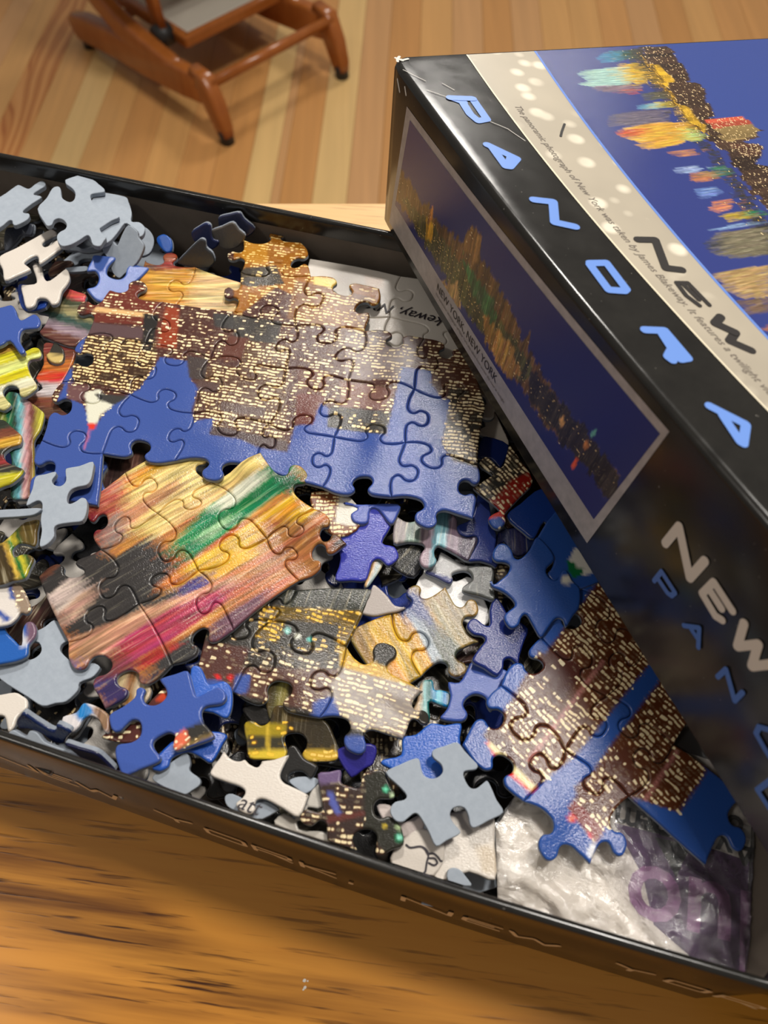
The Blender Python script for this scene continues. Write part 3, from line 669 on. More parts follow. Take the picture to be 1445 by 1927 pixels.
# ---------------------------------------------------------------- loose pieces
def streaks(cols, u, seed, z=4.2, base=None):
    """bands of streaky colour; cols: list of (rgb) laid side by side between the two photograph points u"""
    (x0, y0), (x1, y1) = u; n = len(cols); dx, dy = (x1-x0)/n, (y1-y0)/n; px, py = -(y1-y0), (x1-x0)
    L = math.hypot(px, py); px, py = px/L*150, py/L*150; regs = []
    for k, c in enumerate(cols):
        a = (x0+dx*k, y0+dy*k); b = (a[0]+dx, a[1]+dy)
        if k == 0: a = (a[0]-dx*5, a[1]-dy*5)
        if k == n-1: b = (b[0]+dx*5, b[1]+dy*5)
        regs.append(([(a[0]-px, a[1]-py), (b[0]-px, b[1]-py), (b[0]+px, b[1]+py), (a[0]+px, a[1]+py)], (c, 0, .75)))
    return Paint((cols[0], 0, .75), regs, u, seed, z)
BP = (64, 90, 166); NV = (26, 40, 96); WH = (222, 213, 202)
Q1 = lambda p: T(0, 310, p); Q2 = lambda p: T(250, 390, p); Q3 = lambda p: T(0, 560, p); Q7 = lambda p: T(0, 820, p); Q8 = lambda p: T(0, 1060, p)
Q5 = lambda p: T(0, 1290, p, 7.225); QB = lambda p: T(130, 1240, p); QC = lambda p: T(400, 1320, p); QD = lambda p: T(560, 1390, p); QE = lambda p: T(700, 1350, p)
QF = lambda p: T(680, 920, p); QG = lambda p: T(850, 1000, p); QH = lambda p: T(800, 760, p); QI = lambda p: T(660, 1100, p)
# --- far left corner
loose('large grey-backed piece with an arrow head topmost against the far wall', Q1([(600, 130), (700, 95), (810, 58), (825, 80), (870, 150), (940, 210), (948, 235), (930, 248), (835, 262), (820, 290), (845, 345), (900, 385), (1000, 425), (1082, 468), (1010, 505), (925, 560), (905, 580), (930, 625), (962, 655), (940, 690), (905, 735), (840, 722), (815, 655), (785, 638), (720, 680), (640, 722), (560, 735), (520, 690), (515, 640), (545, 605), (590, 580), (602, 540), (575, 500), (530, 484), (490, 500), (470, 540), (430, 552), (400, 520), (338, 398), (420, 300), (470, 215), (520, 194), (550, 215), (560, 290), (600, 325), (640, 335), (672, 310), (680, 255), (650, 210), (600, 175), (590, 150)]), 5.42, n=lean(60, 6), up='card')
loose('grey-backed piece with a round knob tucked under the large arrow-headed one', Q1([(900, 240), (950, 250), (1130, 285), (1165, 330), (1195, 430), (1190, 510), (1260, 518), (1308, 555), (1312, 600), (1290, 640), (1250, 648), (1225, 600), (1180, 552), (1130, 530), (1060, 620), (980, 700), (850, 720), (780, 600), (780, 400)]), 5.0, n=lean(60, 8), up='card')
loose('pale grey-backed piece with a raised knob at the far left edge', Q1([(-160, 330), (0, 288), (140, 192), (180, 184), (225, 205), (265, 215), (310, 180), (365, 148), (402, 152), (412, 185), (370, 215), (315, 250), (310, 270), (378, 290), (290, 350), (212, 412), (220, 435), (260, 440), (268, 465), (240, 500), (150, 545), (115, 535), (108, 505), (75, 505), (0, 565), (-160, 620)]), 4.9, n=lean(40, 8), up='card')
loose('small grey piece standing on edge under the pale grey one at the far left', Q1([(40, 590), (120, 560), (270, 530), (300, 560), (280, 640), (200, 640), (150, 700), (40, 790)]), 4.35, solid((70, 74, 84)), n=lean(200, 35))
loose('cream-faced piece with two notches leaning at the far left', Q1([(0, 820), (140, 752), (300, 665), (440, 588), (490, 588), (520, 620), (470, 650), (400, 688), (382, 715), (410, 742), (460, 715), (510, 682), (550, 680), (570, 740), (480, 810), (380, 882), (348, 885), (345, 840), (325, 818), (280, 835), (230, 870), (222, 892), (270, 930), (262, 952), (150, 1000), (40, 1042), (20, 945), (-10, 880)]), 4.98, solid(WH), n=lean(30, 8))
loose('cream-faced piece with a tall knob below the notched cream one', Q1([(320, 882), (355, 890), (382, 930), (392, 1000), (430, 1050), (500, 1010), (600, 938), (632, 1020), (600, 1090), (560, 1140), (530, 1240), (470, 1262), (440, 1230), (405, 1205), (340, 1208), (312, 1270), (235, 1290), (205, 1190), (188, 1092), (260, 1082), (325, 1068), (318, 1000), (290, 915)]), 4.62, solid(WH), n=lean(30, 5))
loose('deep blue piece peeping out under the tall-knobbed cream one', Q1([(160, 1090), (260, 1085), (420, 1180), (400, 1290), (230, 1320), (170, 1240)]), 4.25, solid((44, 78, 168)), n=lean(250, 14))
loose('pale gleaming blue piece with two deep bays at the head of the heap', Q1([(850, 815), (950, 822), (1040, 832), (1052, 852), (1000, 900), (970, 960), (985, 1005), (1040, 1030), (1095, 1030), (1135, 995), (1150, 935), (1200, 898), (1280, 915), (1352, 935), (1290, 1010), (1230, 1060), (1190, 1120), (1170, 1200), (1000, 1240), (880, 1230), (800, 1150), (790, 1118), (860, 1098), (890, 1050), (890, 1000), (860, 960), (790, 962), (800, 915), (830, 860)]), 4.42, solid((74, 104, 180)), n=gleam((215, 520), 4.4))
loose('dark grey back of a steeply tilted piece behind the gleaming blue one', Q1([(1160, 548), (1240, 600), (1255, 660), (1300, 720), (1295, 780), (1240, 890), (1130, 990), (1080, 1030), (1020, 980), (980, 860), (925, 770), (935, 700), (975, 675), (1020, 685), (1060, 730), (1100, 640)]), 4.75, n=lean(185, 42), up='card')
loose('grey strip of a piece seen edge-on below the arrow-headed one', Q1([(595, 735), (690, 735), (760, 760), (900, 740), (915, 780), (780, 800), (690, 780), (600, 775)]), 4.5, n=lean(180, 30), up='card')
loose('grey sliver of a piece edge-on left of the gleaming blue one', Q1([(590, 935), (700, 920), (790, 918), (785, 960), (700, 972), (620, 970)]), 4.2, n=lean(180, 20), up='card')
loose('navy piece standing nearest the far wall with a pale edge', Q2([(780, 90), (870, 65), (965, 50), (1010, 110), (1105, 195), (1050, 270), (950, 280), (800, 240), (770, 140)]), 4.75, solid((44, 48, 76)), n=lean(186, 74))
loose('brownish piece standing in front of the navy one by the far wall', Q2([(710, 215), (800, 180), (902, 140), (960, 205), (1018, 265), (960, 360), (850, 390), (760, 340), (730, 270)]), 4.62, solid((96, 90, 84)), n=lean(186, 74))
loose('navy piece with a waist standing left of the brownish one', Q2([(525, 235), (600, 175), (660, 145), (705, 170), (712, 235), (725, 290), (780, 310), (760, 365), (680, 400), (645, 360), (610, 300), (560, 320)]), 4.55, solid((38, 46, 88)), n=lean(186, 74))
loose('dark grey back of a piece rising behind the orange-streaked pair', Q2([(400, 505), (470, 420), (560, 330), (615, 290), (655, 310), (665, 370), (720, 420), (740, 500), (680, 560), (560, 560), (480, 540)]), 4.5, solid((66, 68, 72)), n=lean(186, 74))
loose('bright blue piece end in the dark beside the far wall', Q2([(215, 270), (280, 240), (345, 290), (350, 390), (290, 410), (220, 330)]), 4.1, solid((30, 86, 176)), n=lean(200, 30))
loose('grey piece leaning in the dark left of the bright blue end', Q2([(60, 180), (130, 190), (185, 260), (190, 340), (150, 420), (60, 440), (0, 330)]), 4.1, n=lean(150, 30), up='card')
# --- left side
loose('blue piece with a knob pointing at the towers on the left edge', Q3([(-150, 90), (0, 85), (100, 62), (140, 105), (160, 165), (195, 200), (250, 172), (310, 146), (350, 172), (365, 225), (335, 270), (235, 280), (190, 305), (178, 390), (225, 475), (200, 505), (165, 490), (85, 385), (0, 430), (-150, 430)]), 4.72, solid(BP, 4), n=lean(-20, 3))
loose('yellow and white streaked piece below the blue one on the left edge', Q3([(-150, 480), (0, 425), (75, 385), (130, 440), (180, 500), (240, 475), (300, 448), (350, 455), (372, 500), (350, 540), (270, 555), (245, 605), (280, 700), (335, 795), (290, 850), (220, 892), (175, 880), (165, 825), (125, 792), (60, 795), (20, 850), (60, 920), (95, 960), (60, 1000), (0, 1010), (-150, 900)]), 4.45,
      streaks([(196, 150, 70), (206, 196, 40), (220, 224, 130), (210, 200, 30), (226, 222, 190), (200, 190, 130)], ((25, 640), (60, 745)), 2.2), n=lean(-20, 3), spacing=.1)
loose('dark green and brown streaked piece beside the tower section', Q3([(320, 30), (350, 5), (400, 8), (430, 40), (470, 62), (540, 20), (560, -50), (580, -95), (700, -60), (780, -30), (770, 30), (860, 120), (860, 300), (740, 385), (660, 440), (500, 395), (355, 325), (400, 250), (440, 160), (400, 138), (340, 125), (310, 90)]), 4.02,
      streaks([(206, 84, 80), (74, 80, 60), (150, 140, 100), (62, 84, 76), (150, 130, 140), (100, 60, 52)], ((140, 545), (110, 640)), 5.2), spacing=.1)
loose('red and brown streaked piece under the left edge of the tower section', Q3([(390, 420), (500, 410), (680, 470), (640, 640), (560, 780), (520, 960), (640, 1080), (560, 1160), (400, 1090), (250, 1000), (260, 880), (380, 820), (320, 730), (390, 600)]), 3.85,
      streaks([(120, 60, 50), (190, 110, 50), (200, 60, 40), (200, 190, 190), (120, 70, 50), (90, 60, 50)], ((100, 650), (85, 790)), 6.1), spacing=.1)
loose('small dark knob with a cream tip beside the blue sky slivers', Q3([(440, 490), (500, 380), (530, 420), (580, 470), (580, 560), (520, 590), (450, 570), (415, 520)]), 3.98, Paint(((52, 50, 44), 0, 0), [([(85, 662), (120, 668), (115, 690), (85, 680)], ((206, 180, 110), 0, 0))]), n=lean(30, 8))
loose('green, yellow and pink striped piece standing along the left edge', T(0, 720, [(10, 170), (75, 80), (170, 90), (250, 150), (370, 240), (400, 290), (370, 420), (310, 520), (310, 640), (300, 1000), (170, 1050), (90, 1020), (100, 700), (60, 600), (0, 560), (-120, 400), (-100, 250)]), 4.2,
      streaks([(110, 120, 40), (24, 100, 66), (40, 60, 50), (110, 180, 190), (200, 150, 150), (120, 70, 60), (180, 170, 60)], ((0, 810), (76, 812)), 8.3), spacing=.1, n=lean(80, 6))
loose('dark piece with brown and yellow bars at the very left edge', T(0, 780, [(-150, 80), (0, 40), (60, 60), (110, 110), (190, 180), (180, 260), (100, 290), (30, 350), (60, 420), (140, 460), (215, 500), (140, 590), (40, 640), (-150, 640)]), 4.5,
      streaks([(50, 56, 46), (120, 70, 50), (200, 150, 50), (60, 60, 52), (140, 50, 50), (50, 50, 44), (190, 180, 40)], ((10, 790), (30, 905)), 1.4), spacing=.1, n=lean(0, 6))
loose('grey-backed piece with ragged corners lying over the streaked section', Q7([(320, 370), (410, 345), (500, 322), (503, 355), (470, 400), (490, 440), (550, 452), (595, 405), (590, 320), (610, 290), (720, 270), (842, 232), (838, 330), (818, 405), (780, 445), (700, 462), (640, 490), (610, 545), (610, 600), (640, 612), (690, 590), (740, 558), (785, 580), (785, 680), (745, 768), (640, 785), (530, 802), (490, 832), (490, 905), (440, 970), (375, 1005), (355, 980), (375, 860), (365, 760), (380, 650), (372, 600), (330, 588), (240, 632), (250, 575), (290, 480)]), 4.75, n=lean(-20, 4), up='card')
loose('thin grey piece seen edge-on across the left edge', Q7([(-150, 690), (0, 668), (180, 660), (370, 655), (310, 715), (170, 735), (0, 745), (-150, 760)]), 4.9, n=lean(180, 12), up='card')
loose('green and yellow streaked piece under the ragged grey one', Q7([(190, 800), (270, 765), (352, 758), (335, 860), (330, 960), (300, 998), (230, 975), (160, 975), (105, 1030), (130, 1095), (180, 1075), (250, 1068), (305, 1110), (265, 1200), (220, 1285), (110, 1310), (0, 1345), (-150, 1330), (-150, 1020), (20, 960)]), 4.5,
      streaks([(70, 56, 34), (206, 170, 70), (24, 110, 50), (196, 180, 50), (60, 90, 40), (96, 80, 40)], ((10, 1060), (60, 1040)), 3.8), spacing=.1, n=lean(-30, 6))
loose('white piece with a blue stripe and windows on the left edge', Q8([(-100, 260), (60, 190), (170, 175), (235, 270), (282, 400), (240, 455), (190, 445), (150, 500), (60, 560), (-100, 540)]), 4.3, Paint(((222, 214, 206), 0, 0), [([(14, 1098), (20, 1097), (28, 1128), (20, 1130)], BLUE), ([(20, 1094), (60, 1094), (60, 1160), (38, 1160)], ((150, 130, 110), .6, 0, 0)), ([(0, 1148), (22, 1164), (15, 1172), (-5, 1158)], BLUE)]), spacing=.1, n=lean(60, 8))
loose('blue piece with a white and purple tip on the left edge', Q8([(-150, 520), (20, 560), (60, 620), (130, 690), (190, 740), (200, 600), (240, 528), (300, 530), (330, 590), (320, 660), (260, 740), (240, 840), (60, 900), (-150, 880)]), 4.05, Paint(((40, 96, 178), 0, 0), [([(32, 1185), (40, 1178), (52, 1212), (45, 1218), (30, 1205)], ((215, 215, 220), 0, 0)), ([(48, 1168), (70, 1165), (72, 1205), (52, 1212)], ((120, 92, 110), 0, .4))]), n=lean(60, 5), spacing=.12)
loose('large pale grey-backed piece in the near left of the heap', Q8([(490, 510), (560, 550), (640, 590), (690, 640), (682, 672), (620, 700), (560, 732), (545, 785), (590, 840), (660, 900), (740, 960), (830, 900), (905, 935), (870, 1000), (820, 1040), (720, 1080), (705, 1150), (600, 1250), (500, 1268), (380, 1292), (240, 1205), (0, 1050), (-10, 960), (20, 880), (130, 795), (182, 800), (210, 850), (260, 872), (330, 845), (372, 790), (350, 720), (262, 695), (250, 660), (310, 620), (400, 575)]), 3.72, n=lean(0, 2), up='card')
loose('cream piece under the large grey one by the near wall', Q5([(-150, 130), (0, 115), (200, 85), (300, 130), (370, 190), (370, 300), (290, 370), (230, 440), (190, 560), (110, 625), (85, 540), (60, 430), (0, 400), (-150, 380)]), 3.9, solid(WH), n=lean(30, 6))
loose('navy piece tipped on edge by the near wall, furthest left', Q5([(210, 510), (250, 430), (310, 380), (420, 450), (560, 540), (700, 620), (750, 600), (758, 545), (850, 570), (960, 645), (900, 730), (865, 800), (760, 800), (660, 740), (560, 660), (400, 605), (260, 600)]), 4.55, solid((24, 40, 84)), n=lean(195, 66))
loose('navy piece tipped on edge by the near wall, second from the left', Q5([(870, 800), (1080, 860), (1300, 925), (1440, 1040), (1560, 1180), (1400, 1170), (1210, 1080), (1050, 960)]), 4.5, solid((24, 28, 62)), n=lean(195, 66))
loose('grey piece end lying along the near wall at left', Q5([(110, 690), (180, 605), (340, 690), (400, 615), (500, 640), (600, 760), (760, 830), (960, 905), (1215, 1085), (1100, 1120), (900, 1000), (600, 880), (400, 820)]), 4.4, n=lean(190, 22), up='card')
# --- near side
loose('bright blue piece with a red and gold lit corner near the wall', QB([(820, 190), (855, 162), (960, 130), (1075, 103), (1115, 220), (1150, 332), (1200, 320), (1290, 275), (1352, 252), (1410, 290), (1425, 345), (1390, 395), (1330, 410), (1240, 425), (1200, 475), (1215, 560), (1280, 640), (1312, 710), (1150, 775), (985, 830), (940, 805), (945, 740), (955, 690), (900, 662), (830, 690), (765, 740), (765, 800), (820, 870), (825, 910), (780, 945), (640, 1000), (490, 1062), (440, 960), (412, 850), (440, 772), (560, 750), (635, 700), (652, 620), (630, 560), (570, 550), (510, 600), (460, 650), (405, 655), (370, 605), (365, 500), (480, 430), (590, 345), (605, 275), (650, 250), (692, 280), (672, 340), (690, 395), (760, 415), (830, 390), (880, 330), (870, 260)]), 4.25,
      Paint((BP, 0, 0), [([(325, 1386), (351, 1370), (358, 1396), (332, 1412), (322, 1412)], ((226, 110, 80), .3, 0, 0)), ([(350, 1371), (392, 1352), (406, 1380), (358, 1398)], ((54, 52, 48), 0, 0)), ([(356, 1394), (404, 1376), (405, 1384), (330, 1414)], ((120, 100, 60), .9, 0, .4))], ((0, 0), (30, -12)), 2.9), n=lean(-10, 4), spacing=.08)
loose('medium blue piece tucked under the bright blue one on its right', QB([(1100, 90), (1180, 62), (1225, 130), (1270, 225), (1400, 195), (1470, 260), (1480, 400), (1450, 510), (1400, 530), (1300, 480), (1100, 420)]), 3.98, solid((48, 96, 190)), n=lean(20, 4))
loose('deep blue piece beneath the lit corner of the bright blue one', QB([(750, 985), (800, 870), (1000, 700), (1300, 650), (1432, 685), (1400, 760), (1295, 935), (1190, 885), (1080, 840), (935, 890), (905, 970), (835, 1012), (790, 1010)]), 3.95, solid((36, 84, 178)), n=lean(60, 8))
loose('grey-backed piece by the near wall below the bright blue one', QB([(750, 1080), (800, 1020), (930, 930), (1060, 850), (1100, 940), (1092, 1010), (1180, 1080), (1185, 1140), (1120, 1190), (1040, 1232), (920, 1190), (800, 1130)]), 3.8, n=lean(170, 6), up='card')
loose('white, blue and brown piece left of the bright blue one', QB([(-60, 520), (60, 480), (120, 400), (190, 400), (300, 450), (365, 520), (360, 660), (310, 650), (270, 560), (200, 510), (130, 540), (90, 610), (20, 660), (-60, 620)]), 4.05, Paint(((214, 208, 208), 0, .2), [([(142, 1340), (160, 1318), (175, 1340), (158, 1358), (145, 1352)], ((30, 120, 190), 0, .3)), ([(172, 1330), (210, 1330), (210, 1380), (190, 1372), (180, 1345)], ((140, 106, 84), 0, .7))]), n=lean(20, 4), spacing=.1)
loose('dark red and black piece showing through the bays of the bright blue one', QB([(300, 690), (480, 560), (640, 560), (700, 420), (880, 240), (950, 300), (900, 420), (760, 600), (660, 740), (480, 760), (320, 720)]), 3.9, Paint(((84, 44, 40), .45, 0, .1), [([(292, 1318), (320, 1290), (330, 1320)], ((200, 70, 40), .4, 0))]), n=lean(-30, 3), spacing=.1)
loose('cream border piece lettered att by the near wall', QC([(0, 590), (60, 510), (100, 448), (140, 495), (195, 530), (250, 535), (292, 522), (330, 560), (400, 592), (435, 560), (450, 535), (560, 520), (690, 480), (650, 570), (612, 665), (640, 725), (700, 758), (780, 795), (860, 840), (860, 880), (780, 1042), (640, 970), (480, 885), (405, 888), (385, 930), (385, 985), (330, 1022), (240, 985), (208, 920), (270, 865), (292, 810), (240, 765), (120, 725), (-20, 665)]), 4.02, solid(WH), n=lean(0, 4))
loose('black and yellow piece with a lamp-lit pier under the waterfront section', QC([(280, 210), (300, 360), (332, 512), (480, 528), (622, 532), (680, 475), (665, 400), (648, 330), (685, 290), (790, 285), (850, 350), (840, 420), (808, 480), (855, 538), (980, 545), (1115, 530), (1138, 470), (1110, 330), (1000, 150), (700, 40), (560, 40), (515, 170), (440, 215), (350, 165)]), 3.62,
      Paint(((58, 50, 36), .1, .3, 1), [([(460, 1358), (540, 1362), (536, 1386), (462, 1384)], ((160, 138, 34), .25, 0, 1)), ([(464, 1384), (538, 1386), (540, 1412), (468, 1412)], ((62, 58, 44), .25, 0, 1)), ([(500, 1362), (506, 1362), (508, 1428), (502, 1428)], ((214, 180, 60), 0, 0)), ([(468, 1412), (540, 1410), (540, 1430), (468, 1428)], ((220, 190, 60), .5, 0, 1)), ([(568, 1410), (640, 1412), (636, 1434), (570, 1434)], ((206, 170, 60), .55, 0, .8)), ([(505, 1318), (620, 1330), (620, 1355), (520, 1358)], ((80, 66, 34), 0, 1, 1))], ((460, 1380), (560, 1384)), 4.7), n=lean(180, 3), spacing=.08)
loose('black piece right of the lettered cream one', QC([(690, 410), (760, 405), (830, 510), (945, 575), (935, 640), (890, 700), (820, 640), (750, 635), (690, 670), (690, 750), (610, 700), (605, 650), (650, 550)]), 3.85, solid((44, 43, 42)), n=lean(170, 6))
loose('violet blue piece under the gleaming end of the waterfront section', QC([(1120, 440), (1300, 380), (1480, 400), (1460, 560), (1380, 610), (1265, 692), (1205, 630), (1150, 540)]), 3.5, solid((48, 44, 134)), n=lean(180, 10))
loose('grey-backed piece under the lettered cream one at the near wall', QC([(110, 860), (180, 835), (330, 900), (480, 900), (600, 970), (560, 1010), (390, 1085), (240, 1010), (130, 950)]), 3.72, n=lean(190, 6), up='card')
loose('grey-backed piece between black piece and lit tower piece', QC([(690, 720), (780, 680), (930, 690), (960, 740), (850, 835), (760, 790)]), 3.7, n=lean(180, 4), up='card')
loose('dark piece full of round lights and a purple tab at the near wall', QD([(180, 320), (290, 295), (380, 278), (398, 320), (395, 395), (480, 430), (560, 440), (580, 360), (610, 300), (700, 278), (790, 290), (830, 390), (880, 490), (870, 540), (800, 545), (735, 548), (692, 600), (700, 680), (750, 718), (835, 700), (920, 770), (955, 850), (960, 965), (850, 1010), (760, 1062), (705, 1045), (712, 960), (715, 870), (660, 825), (580, 825), (510, 870), (500, 930), (535, 1015), (400, 985), (280, 945), (265, 850), (255, 765), (200, 738), (125, 790), (50, 770), (15, 710), (60, 640), (120, 645), (180, 662), (228, 642), (210, 520)]), 3.98,
      Paint(((60, 46, 42), .42, 0, .12), [([(686, 1460), (745, 1440), (770, 1500), (760, 1590), (740, 1620), (685, 1560)], ((48, 47, 40), .0, 0)), ([(594, 1450), (645, 1440), (648, 1472), (600, 1476)], ((112, 92, 128), 0, 0)), ([(616, 1488), (626, 1490), (642, 1530), (634, 1536), (620, 1512)], ((90, 98, 170), 0, 0)), ([(615, 1535), (686, 1526), (686, 1535), (615, 1550)], ((100, 54, 48), .03, 0)), DOT(726, 1485, 7, (30, 120, 80)), DOT(726, 1485, 4.5, (120, 235, 190)), DOT(751, 1576, 9, (30, 120, 80)), DOT(751, 1576, 5.5, (150, 240, 210)), DOT(724, 1554, 4, (230, 200, 60)), DOT(738, 1497, 4.5, (200, 225, 180)), DOT(749, 1557, 5, (190, 215, 160))], ((600, 1480), (680, 1486)), 6.6), n=lean(180, 3), spacing=.07)
loose('grey-backed cross-shaped piece lying clear on top of the near right', QE([(125, 500), (250, 425), (390, 368), (432, 385), (445, 450), (470, 520), (530, 550), (595, 540), (640, 490), (625, 425), (565, 375), (542, 335), (560, 288), (660, 255), (772, 222), (840, 300), (910, 375), (960, 430), (940, 472), (850, 485), (830, 520), (860, 595), (900, 640), (950, 638), (1000, 600), (1045, 572), (1085, 640), (1130, 745), (1192, 860), (1060, 935), (935, 1000), (890, 975), (875, 900), (845, 830), (795, 808), (735, 825), (708, 880), (740, 955), (800, 1025), (785, 1065), (680, 1115), (580, 1168), (510, 1030), (430, 895), (385, 870), (330, 910), (280, 948), (215, 938), (168, 875), (170, 810), (215, 762), (290, 745), (312, 705), (250, 630)]), 4.2, n=lean(170, 3), up='card')
loose('plain blue piece beneath the grey cross-shaped one', QE([(530, 50), (660, 65), (808, 52), (800, 180), (795, 320), (640, 560), (450, 600), (200, 480), (85, 420), (110, 375), (265, 335), (275, 180), (400, 150)]), 3.75, solid((46, 98, 192)), n=lean(150, 4))
loose('cream border piece with inked signature loops by the near wall', QE([(230, 1150), (420, 1000), (620, 1080), (660, 1200), (640, 1330), (520, 1480), (330, 1460), (160, 1330)]), 3.6, solid(WH), n=lean(200, 5))
loose('cream border piece under the grey cross and right of the signature', QE([(560, 900), (800, 850), (1000, 800), (1110, 900), (1115, 1150), (1120, 1470), (880, 1400), (700, 1480), (560, 1480), (540, 1300), (650, 1180)]), 3.52, Paint((WH, 0, 0), [([(895, 1590), (935, 1590), (935, 1650), (905, 1640)], ((206, 190, 168), 0, 0))]), spacing=.15)
loose('cream piece showing between lit tower piece and grey cross', QE([(40, 800), (160, 790), (260, 900), (290, 950), (440, 880), (470, 1010), (290, 1090), (120, 960)]), 3.66, solid((214, 200, 194)), n=lean(190, 5))
loose('round grey knob of a piece half hidden by the near wall', QE([(680, 1400), (730, 1360), (800, 1380), (850, 1440), (900, 1530), (700, 1530)]), 3.75, n=lean(200, 4), up='card')
loose('cream piece at the near wall left of the lit tower piece', QC([(560, 1120), (640, 1010), (790, 1060), (880, 830), (960, 740), (1000, 960), (820, 970), (780, 1150), (1040, 1180), (1060, 1280), (900, 1240)]), 3.6, solid((206, 200, 190)), n=lean(190, 4))
# --- middle right
loose('violet-blue piece with two bays under the tower section', [(628, 990), (640, 968), (655, 972), (672, 985), (690, 980), (692, 965), (697, 957), (722, 953), (748, 951), (735, 990), (719, 1020), (742, 1028), (750, 1048), (731, 1064), (715, 1052), (701, 1056), (695, 1075), (687, 1092), (660, 1092), (630, 1090), (640, 1050)], 3.72, solid((62, 68, 176)), n=lean(200, 4))
loose('pale blue piece linking the violet one to the tower section', [(645, 946), (680, 948), (749, 947), (748, 968), (735, 985), (712, 958), (697, 957), (693, 980), (680, 985), (664, 980), (660, 966), (673, 955)], 3.93, solid((72, 92, 174)), n=gleam((700, 960), 3.9))
loose('teal and silver piece gleaming below the tower section', QF([(300, 260), (330, 248), (380, 280), (440, 296), (520, 275), (545, 300), (600, 240), (640, 180), (720, 175), (860, 250), (870, 370), (900, 415), (950, 438), (1030, 428), (1052, 470), (1010, 560), (962, 645), (860, 590), (740, 525), (690, 508), (662, 545), (665, 600), (682, 640), (660, 685), (600, 712), (545, 690), (520, 630), (545, 570), (572, 530), (545, 488), (420, 475), (288, 482)]), 3.85,
      streaks([(150, 140, 140), (140, 160, 150), (150, 130, 140), (120, 170, 185), (130, 110, 126), (70, 60, 80)], ((740, 1000), (890, 1020)), 4.4), n=gleam((800, 1000), 3.8), spacing=.1)
loose('navy piece linked to the teal and silver one', QF([(1010, 230), (1060, 40), (1105, 50), (1160, 120), (1190, 300), (1230, 420), (1215, 560), (1250, 640), (1225, 705), (1180, 680), (1080, 650), (962, 648), (1010, 560), (1054, 478), (1040, 426), (960, 434), (890, 400), (870, 330), (960, 290)]), 3.8, solid((38, 54, 120)), n=lean(90, 8))
loose('silver and charcoal piece with an arch in the middle right', QF([(715, 568), (790, 600), (880, 660), (970, 690), (1190, 705), (1195, 850), (1205, 1000), (1060, 960), (930, 932), (912, 890), (960, 850), (998, 820), (990, 765), (940, 735), (880, 740), (820, 765), (830, 820), (790, 855), (680, 800), (575, 752), (640, 700), (690, 640)]), 3.6,
      Paint(((170, 170, 170), 0, 0), [([(880, 1060), (935, 1060), (935, 1135), (870, 1120)], ((92, 94, 92), 0, .3)), ([(795, 1070), (855, 1090), (850, 1110), (800, 1085)], ((66, 72, 120), 0, 0))]), n=gleam((860, 1070), 3.6), spacing=.1)
loose('crinkled white piece under the silver arch', QF([(470, 930), (560, 760), (700, 800), (860, 830), (1000, 800), (1160, 1100), (1120, 1240), (930, 1200), (800, 1060), (500, 1030)]), 3.25, solid((226, 224, 222)), n=lean(10, 2))
loose('navy piece with a knob beside the golden streaked pair', QG([(350, 830), (345, 720), (375, 620), (430, 610), (520, 760), (600, 800), (700, 880), (660, 1000), (620, 1130), (605, 1210), (540, 1150), (480, 1165), (470, 1240), (410, 1305), (300, 1235), (190, 1170), (240, 1070), (305, 985), (280, 945), (200, 930), (140, 865), (165, 800), (220, 785), (280, 830), (320, 850)]), 3.65, solid((34, 50, 122)), n=lean(90, 8))
loose('large blue piece with two knobs on its left, joined to the brown towers', QG([(770, 45), (705, 160), (625, 240), (570, 235), (545, 165), (495, 112), (430, 108), (382, 160), (368, 225), (405, 268), (475, 275), (528, 305), (505, 375), (445, 430), (385, 472), (352, 440), (362, 495), (470, 545), (552, 612), (572, 668), (520, 712), (478, 755), (480, 805), (520, 862), (565, 872), (612, 840), (636, 772), (680, 752), (740, 850), (808, 955), (872, 880), (930, 800), (975, 778), (1015, 800), (1040, 862), (1105, 760), (1160, 680), (1166, 520), (1095, 440), (1045, 350), (1000, 352), (960, 430), (900, 425), (860, 370), (870, 320), (930, 255), (915, 190), (850, 105)]), 4.12, Paint((BLUE2[0], 0, 0), [DOT(1066, 1091, 10, (225, 220, 205))]), n=lean(200, 2), spacing=.12)
loose('blue piece with a white and green corner half under the lid edge', [(1010, 1012), (1040, 1050), (1038, 1068), (1030, 1080), (1042, 1094), (1056, 1086), (1062, 1076), (1092, 1108), (1180, 1045), (1090, 930)], 4.05, Paint((BLUE2[0], 0, 0), [([(1082, 1030), (1120, 1060), (1112, 1080), (1096, 1084), (1068, 1058)], ((226, 222, 212), 0, 0)), ([(1066, 1054), (1082, 1060), (1086, 1070), (1098, 1068), (1096, 1080), (1080, 1088), (1070, 1076)], ((24, 112, 62), 0, 0))]), n=lean(200, 2), spacing=.08)
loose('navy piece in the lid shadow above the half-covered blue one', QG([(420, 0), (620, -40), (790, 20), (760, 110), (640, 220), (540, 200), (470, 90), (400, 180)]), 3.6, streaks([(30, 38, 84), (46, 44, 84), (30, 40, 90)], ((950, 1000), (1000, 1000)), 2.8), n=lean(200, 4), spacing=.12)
loose('blue piece half covered by the lid, above the brown towers', QH([(740, 1010), (860, 900), (1060, 760), (1250, 900), (1180, 1140), (1080, 1060), (990, 1215), (880, 1150)]), 3.95, solid((30, 62, 140)), n=lean(200, 3))
